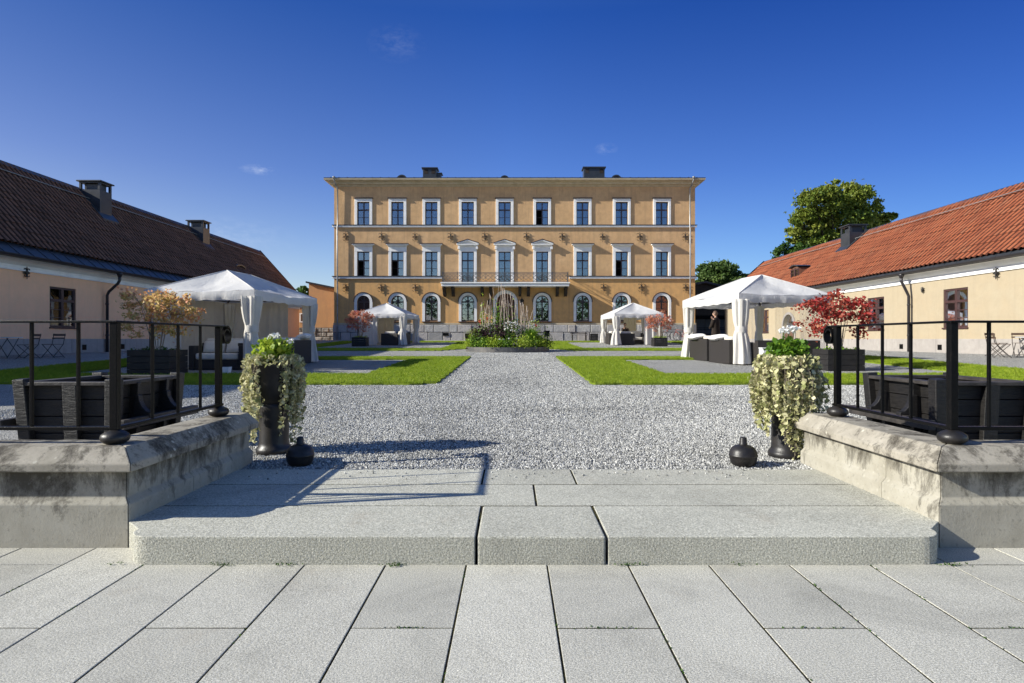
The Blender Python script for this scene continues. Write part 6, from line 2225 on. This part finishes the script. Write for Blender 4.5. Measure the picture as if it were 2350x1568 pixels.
base_things()
bicycle(UX(1538, 44.9), 44.9, 0.05, 'grey bicycle leaning on the mansion plinth behind the thin red-leaved shrub', 'greypaint')
bicycle(UX(1563, 44.6), 44.6, math.radians(170), 'red bicycle leaning near the right corner of the mansion', 'redpaint')

# ------------------------------------------------------------------ people


def skin_body(name, joints, edges, mat, parent=None, sub=2):
    me = bpy.data.meshes.new(name)
    me.from_pydata([j[0] for j in joints], edges, [])
    o = bpy.data.objects.new(name, me)
    COL.objects.link(o)
    me.materials.append(MT[mat])
    o.modifiers.new('skin', 'SKIN')
    if not me.skin_vertices:
        bm = __import__('bmesh').new(); bm.from_mesh(me); bm.verts.layers.skin.verify(); bm.to_mesh(me); bm.free()
    for v, j in zip(me.skin_vertices[0].data, joints):
        v.radius = (j[1], j[2] if len(j) > 2 else j[1])
    me.skin_vertices[0].data[0].use_root = True
    s = o.modifiers.new('smooth', 'SUBSURF'); s.levels = sub; s.render_levels = sub
    if parent:
        o.parent = parent
    return o


def person(label, x, y, rz, joints, edges, head_c, face, clothes):
    z = ground(x, y)
    o = skin_body('person', joints, edges, 'skin')
    o.location = (x, y, z); o.rotation_euler = (0, 0, rz)
    setp(o, label, 'person')
    return o


def head_mesh(parent, c, yaw, mat='skin'):
    """head with face facing local -y turned by yaw"""
    g = G()
    n, m = 20, 14
    P = []
    for i in range(m + 1):
        ph = PI * i / m
        row = []
        for k in range(n + 1):
            th = 2 * PI * k / n
            dx, dy, dz = math.sin(ph) * math.sin(th), -math.sin(ph) * math.cos(th), math.cos(ph)
            r = 1.0
            fx = max(0, -dy)
            jaw = max(0, -dz)
            sx = .076 * (1 - .28 * jaw); sy = .098 * (1 - .16 * jaw * (dy > 0)); sz = .118
            nose = .022 * math.exp(-((dx * .076) / .014) ** 2) * math.exp(-((dz * .118 + .012) / .026) ** 2) * fx
            brow = .006 * math.exp(-((dz * .118 - .03) / .014) ** 2) * fx
            eye = -.008 * (math.exp(-((dx * .076 - .032) / .014) ** 2) + math.exp(-((dx * .076 + .032) / .014) ** 2)) * math.exp(-((dz * .118 - .012) / .012) ** 2) * fx
            chin = .010 * math.exp(-((dz * .118 + .10) / .025) ** 2) * fx
            row.append((dx * sx, dy * sy - nose - brow - eye - chin, dz * sz))
        P.append(row)
    g.grid(P)
    for sx in (-1, 1):
        g.tube([(sx * .073, .0, -.025), (sx * .082, .012, .0), (sx * .080, .014, .025)], [.008, .014, .010], 6)
    Mh = Matrix.Translation(c) @ Matrix.Rotation(yaw, 4, 'Z')
    g.xf(Mh)
    h = g.build('head', mat, parent, smooth=True, local=True)
    g = G()
    P = []
    for i in range(9):
        ph = PI * .62 * i / 8
        row = []
        for k in range(n + 1):
            th = 2 * PI * k / n
            front = max(0, math.cos(th))
            p = ph * (1 - .42 * front)
            dx, dy, dz = math.sin(p) * math.sin(th), -math.sin(p) * math.cos(th), math.cos(p)
            row.append((dx * .086, dy * .108 + .004, dz * .128))
        P.append(row)
    g.grid(P)
    g.xf(Mh)
    g.build('hair', 'hair', h, smooth=True, local=True)


def build_people():
    # standing figure behind the sunny tent, turned away to the left, one hand raised to the face
    J = [((0, 0, .93), .125, .10), ((0, .0, 1.15), .115, .09), ((0, -.0, 1.36), .15, .10), ((0, -.01, 1.47), .055), ((0, -.02, 1.56), .05),
         ((.16, .0, 1.40), .06), ((.21, -.06, 1.15), .045), ((.10, -.20, 1.08), .035),
         ((-.16, .0, 1.40), .06), ((-.24, -.10, 1.17), .045), ((-.12, -.20, 1.42), .032),
         ((.10, 0, .84), .085), ((.11, -.01, .48), .058), ((.11, .03, .09), .04), ((.11, -.10, .035), .035),
         ((-.10, 0, .84), .085), ((-.11, -.01, .48), .058), ((-.11, .03, .09), .04), ((-.11, -.10, .035), .035)]
    E = [(0, 1), (1, 2), (2, 3), (3, 4), (2, 5), (5, 6), (6, 7), (2, 8), (8, 9), (9, 10), (0, 11), (11, 12), (12, 13), (13, 14), (0, 15), (15, 16), (16, 17), (17, 18)]
    hands = []
    for (hb, fin) in ((7, (-.6, -.6, .1)), (10, (.3, -.35, .9))):
        b = Vector(J[hb][0]); d = Vector(fin).normalized()
        sd = d.cross(Vector((0, -1, .2))).normalized()
        hands.append((b, d, sd))
    for b, d, sd in hands:
        i0 = [i for i, j in enumerate(J) if Vector(j[0]) == b][0]
        J.append((tuple(b + d * .07), .026)); p = len(J) - 1; E.append((i0, p))
        for k in range(4):
            s0 = b + d * .10 + sd * (.022 * (k - 1.5)); L = (.055, .07, .075, .06)[k]
            J.append((tuple(s0), .0095)); J.append((tuple(s0 + d * L * .55), .0085)); J.append((tuple(s0 + d * L * .9 + Vector((0, .02, -.015))), .0075))
            m = len(J) - 3; E += [(p, m), (m, m + 1), (m + 1, m + 2)]
        J.append((tuple(b + d * .06 + sd * .045), .010)); J.append((tuple(b + d * .10 + sd * .06), .008)); E += [(p, len(J) - 2), (len(J) - 2, len(J) - 1)]
    px, py = 8.35, 25.0
    o = person('person in dark coat standing behind the sunny tent, one hand raised to the face', px, py, math.radians(-140), J, E, None, None, None)
    head_mesh(o, (0, -.03, 1.65), .15)
    # coat
    P = []
    for (z, rx, ry, yo) in [(1.50, .07, .07, 0), (1.46, .15, .10, 0), (1.40, .215, .125, 0), (1.25, .205, .135, 0), (1.08, .185, .135, 0), (.95, .20, .15, .0), (.80, .225, .17, .01), (.72, .235, .175, .01)]:
        P.append([(rx * math.cos(2 * PI * k / 28) * (1 + .02 * math.sin(5 * k)), yo + ry * math.sin(2 * PI * k / 28), z) for k in range(29)])
    G().grid(P).build('coat', 'coat', o, smooth=True, local=True)
    for a, b, c in (((.18, .0, 1.41), (.225, -.06, 1.15), (.115, -.19, 1.09)), ((-.18, .0, 1.41), (-.255, -.10, 1.17), (-.135, -.19, 1.38))):
        G().tube([a, b, c], [.078, .066, .052], 12).build('sleeve', 'coat', o, smooth=True, local=True)
    for sx in (-1, 1):
        G().tube([(sx * .10, 0, .90), (sx * .10, 0, .84), (sx * .11, -.01, .48), (sx * .11, .03, .07)], [.10, .105, .078, .07], 14).build('trouser_leg', 'jeans', o, smooth=True, local=True)
        G().tube([(sx * .11, .06, .04), (sx * .11, -.06, .045), (sx * .11, -.17, .03)], [.045, .048, .03], 10).build('shoe', 'coat', o, smooth=True, local=True)
    # reclining figure on the sofa of the far right tent: seated, legs stretched to the left
    x, y = 7.15, 38.0
    S = .43
    J = [((0, .12, S + .12), .12, .10), ((0, .20, S + .32), .11, .09), ((0, .27, S + .53), .14, .10), ((0, .27, S + .63), .05), ((0, .26, S + .70), .045),
         ((.17, .25, S + .54), .05), ((.22, .12, S + .32), .042), ((.13, -.08, S + .26), .032),
         ((-.17, .25, S + .54), .05), ((-.22, .12, S + .32), .042), ((-.13, -.08, S + .26), .032),
         ((.09, .05, S + .10), .08), ((.11, -.36, S + .14), .058), ((.11, -.44, .10), .04), ((.11, -.56, .04), .034),
         ((-.09, .05, S + .10), .08), ((-.11, -.36, S + .14), .058), ((-.11, -.44, .10), .04), ((-.11, -.56, .04), .034)]
    E = [(0, 1), (1, 2), (2, 3), (3, 4), (2, 5), (5, 6), (6, 7), (2, 8), (8, 9), (9, 10), (0, 11), (11, 12), (12, 13), (13, 14), (0, 15), (15, 16), (16, 17), (17, 18)]
    o = person('person in dark blue clothes seated on the sofa of the small right tent', x, y, .3, J, E, None, None, None)
    head_mesh(o, (0, .24, S + .80), 0)
    P = []
    for (z, rx, ry, yo) in [(S + .62, .07, .07, .27), (S + .56, .18, .10, .27), (S + .40, .18, .12, .23), (S + .2, .165, .12, .15), (S + .05, .18, .13, .11)]:
        P.append([(rx * math.cos(2 * PI * k / 24), yo + ry * math.sin(2 * PI * k / 24), z) for k in range(25)])
    G().grid(P).build('jacket', 'coat', o, smooth=True, local=True)
    for sx in (-1, 1):
        G().tube([(sx * .175, .25, S + .55), (sx * .225, .12, S + .33), (sx * .145, -.05, S + .27)], [.07, .06, .048], 10).build('sleeve', 'coat', o, smooth=True, local=True)
        G().tube([(sx * .09, .08, S + .10), (sx * .11, -.34, S + .14), (sx * .115, -.40, S + .05), (sx * .11, -.44, .09)], [.10, .08, .075, .06], 12).build('trouser_leg', 'jeans', o, smooth=True, local=True)
        G().tube([(sx * .11, -.41, .05), (sx * .11, -.52, .045), (sx * .11, -.62, .03)], [.042, .046, .03], 10).build('shoe', 'coat', o, smooth=True, local=True)


build_people()

# ------------------------------------------------------------------ light, sky, camera
SUN_EL = math.radians(27.5)
SX, SY = -math.cos(math.radians(12.2)), -math.sin(math.radians(12.2))                                  # horizontal direction towards the sun
world = bpy.data.worlds.new('World')
sc.world = world
world.use_nodes = True
nt = world.node_tree
bg = nt.nodes['Background']
sky = nt.nodes.new('ShaderNodeTexSky')
sky.sky_type = 'NISHITA'
sky.sun_disc = False
sky.sun_elevation = SUN_EL
sky.sun_rotation = math.atan2(SX, SY)
sky.altitude = 200
sky.air_density = 1.0
sky.dust_density = .4
sky.ozone_density = 3.0
# tint the sky deeper in view, brightened out of view to lift the shade
tcw = nt.nodes.new('ShaderNodeTexCoord')
sp = nt.nodes.new('ShaderNodeSeparateXYZ')
nt.links.new(tcw.outputs['Generated'], sp.inputs[0])


def wramp(src, stops):
    n = nt.nodes.new('ShaderNodeValToRGB')
    el = n.color_ramp.elements
    while len(el) < len(stops):
        el.new(.5)
    for e, (p, c) in zip(el, stops):
        e.position = p; e.color = (c[0], c[1], c[2], 1)
    nt.links.new(src, n.inputs[0])
    return n.outputs[0]


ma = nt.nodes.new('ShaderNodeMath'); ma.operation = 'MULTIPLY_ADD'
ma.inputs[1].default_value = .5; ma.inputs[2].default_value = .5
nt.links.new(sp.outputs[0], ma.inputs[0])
ab = nt.nodes.new('ShaderNodeMath'); ab.operation = 'ABSOLUTE'
nt.links.new(sp.outputs[2], ab.inputs[0])
fz = wramp(ab.outputs[0], [(0, (.74, .80, .86)), (.08, (.60, .68, .84)), (.25, (.34, .46, .80)), (.47, (.115, .285, .70)), (1, (.80, .86, .95))])  # zenith end brightened, out of view, as added fill
fx = wramp(ma.outputs[0], [(.0, (1.4, 1.15, 1.0)), (.19, (1.22, .90, .72)), (.5, (1, 1, .98)), (.83, (.44, .58, .70)), (.93, (2.5, 2.2, 1.6)), (1, (2.7, 2.3, 1.6))])  # far right brightened beyond the view to fill the shaded left wing


def wmul(a, b):
    n = nt.nodes.new('ShaderNodeMix'); n.data_type = 'RGBA'; n.blend_type = 'MULTIPLY'
    n.inputs[0].default_value = 1.0
    nt.links.new(a, n.inputs[6]); nt.links.new(b, n.inputs[7])
    return n.outputs[2]


def wmath(op, a, b=None, v=None):
    n = nt.nodes.new('ShaderNodeMath'); n.operation = op
    nt.links.new(a, n.inputs[0])
    if b is not None:
        nt.links.new(b, n.inputs[1])
    elif v is not None:
        n.inputs[1].default_value = v
    return n.outputs[0]


fy = wramp(wmath('MULTIPLY_ADD', sp.outputs[1], v=-.5), [(.0, (1, 1, 1)), (.55, (1, 1, 1)), (.8, (1.1, 1.08, 1.0))])  # sky behind the camera raised a little as added fill
fy.node.inputs[0].links[0].from_node.inputs[2].default_value = .5
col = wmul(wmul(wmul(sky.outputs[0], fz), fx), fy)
# a few thin wisps of cloud
wn = nt.nodes.new('ShaderNodeTexNoise'); wn.inputs['Scale'].default_value = 60; wn.inputs['Detail'].default_value = 6; wn.inputs['Roughness'].default_value = .65
mp = nt.nodes.new('ShaderNodeMapping'); mp.inputs['Scale'].default_value = (1, 1, 2.2)
nt.links.new(tcw.outputs['Generated'], mp.inputs[0]); nt.links.new(mp.outputs[0], wn.inputs['Vector'])
for (d, wx, wz, k) in (((-.189, 1, .484), .045, .026, .07), ((-.414, 1, .277), .030, .008, .32), ((.154, 1, .311), .020, .010, .18), ((-.46, 1, .17), .10, .03, .12)):
    v = Vector(d).normalized()
    sb = nt.nodes.new('ShaderNodeVectorMath'); sb.operation = 'SUBTRACT'; sb.inputs[1].default_value = v
    nt.links.new(tcw.outputs['Generated'], sb.inputs[0])
    ml = nt.nodes.new('ShaderNodeVectorMath'); ml.operation = 'MULTIPLY'; ml.inputs[1].default_value = (1 / wx, 1 / wx, 1 / wz)
    nt.links.new(sb.outputs[0], ml.inputs[0])
    ln = nt.nodes.new('ShaderNodeVectorMath'); ln.operation = 'LENGTH'
    nt.links.new(ml.outputs[0], ln.inputs[0])
    fall = wramp(ln.outputs['Value'], [(0, (1, 1, 1)), (1, (0, 0, 0))])
    ns = wramp(wn.outputs['Fac'], [(.42, (0, 0, 0)), (.70, (k, k, k))])
    n = nt.nodes.new('ShaderNodeMix'); n.data_type = 'RGBA'
    f = wmath('MULTIPLY', fall, ns)
    nt.links.new(f, n.inputs[0]); nt.links.new(col, n.inputs[6]); n.inputs[7].default_value = (4.6, 5.0, 5.6, 1)
    col = n.outputs[2]
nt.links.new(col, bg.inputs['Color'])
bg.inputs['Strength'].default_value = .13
sd = bpy.data.lights.new('sun', 'SUN')
sd.energy = 5.0
sd.angle = math.radians(.53)
sd.color = (1.0, .965, .86)
so = bpy.data.objects.new('sun', sd)
COL.objects.link(so)
so.rotation_euler = Vector((SX * math.cos(SUN_EL), SY * math.cos(SUN_EL), math.sin(SUN_EL))).to_track_quat('Z', 'Y').to_euler()
so.location = (-20, -5, 20)
cd = bpy.data.cameras.new('camera')
cd.sensor_width = 36.0
cd.lens = 36.0 * F / 2349.0
cd.shift_y = -6.0 / 2349.0
cd.clip_start = .05
cd.clip_end = 2000
co = bpy.data.objects.new('camera', cd)
COL.objects.link(co)
co.location = (0, 0, H)
co.rotation_euler = (PI / 2, 0, 0)
sc.camera = co
sc.view_settings.view_transform = 'Standard'
sc.view_settings.look = 'None'
sc.view_settings.exposure = .72
sc.view_settings.gamma = 1
sc.cycles.max_bounces = 8
sc.cycles.transparent_max_bounces = 16
sc.cycles.use_denoising = True
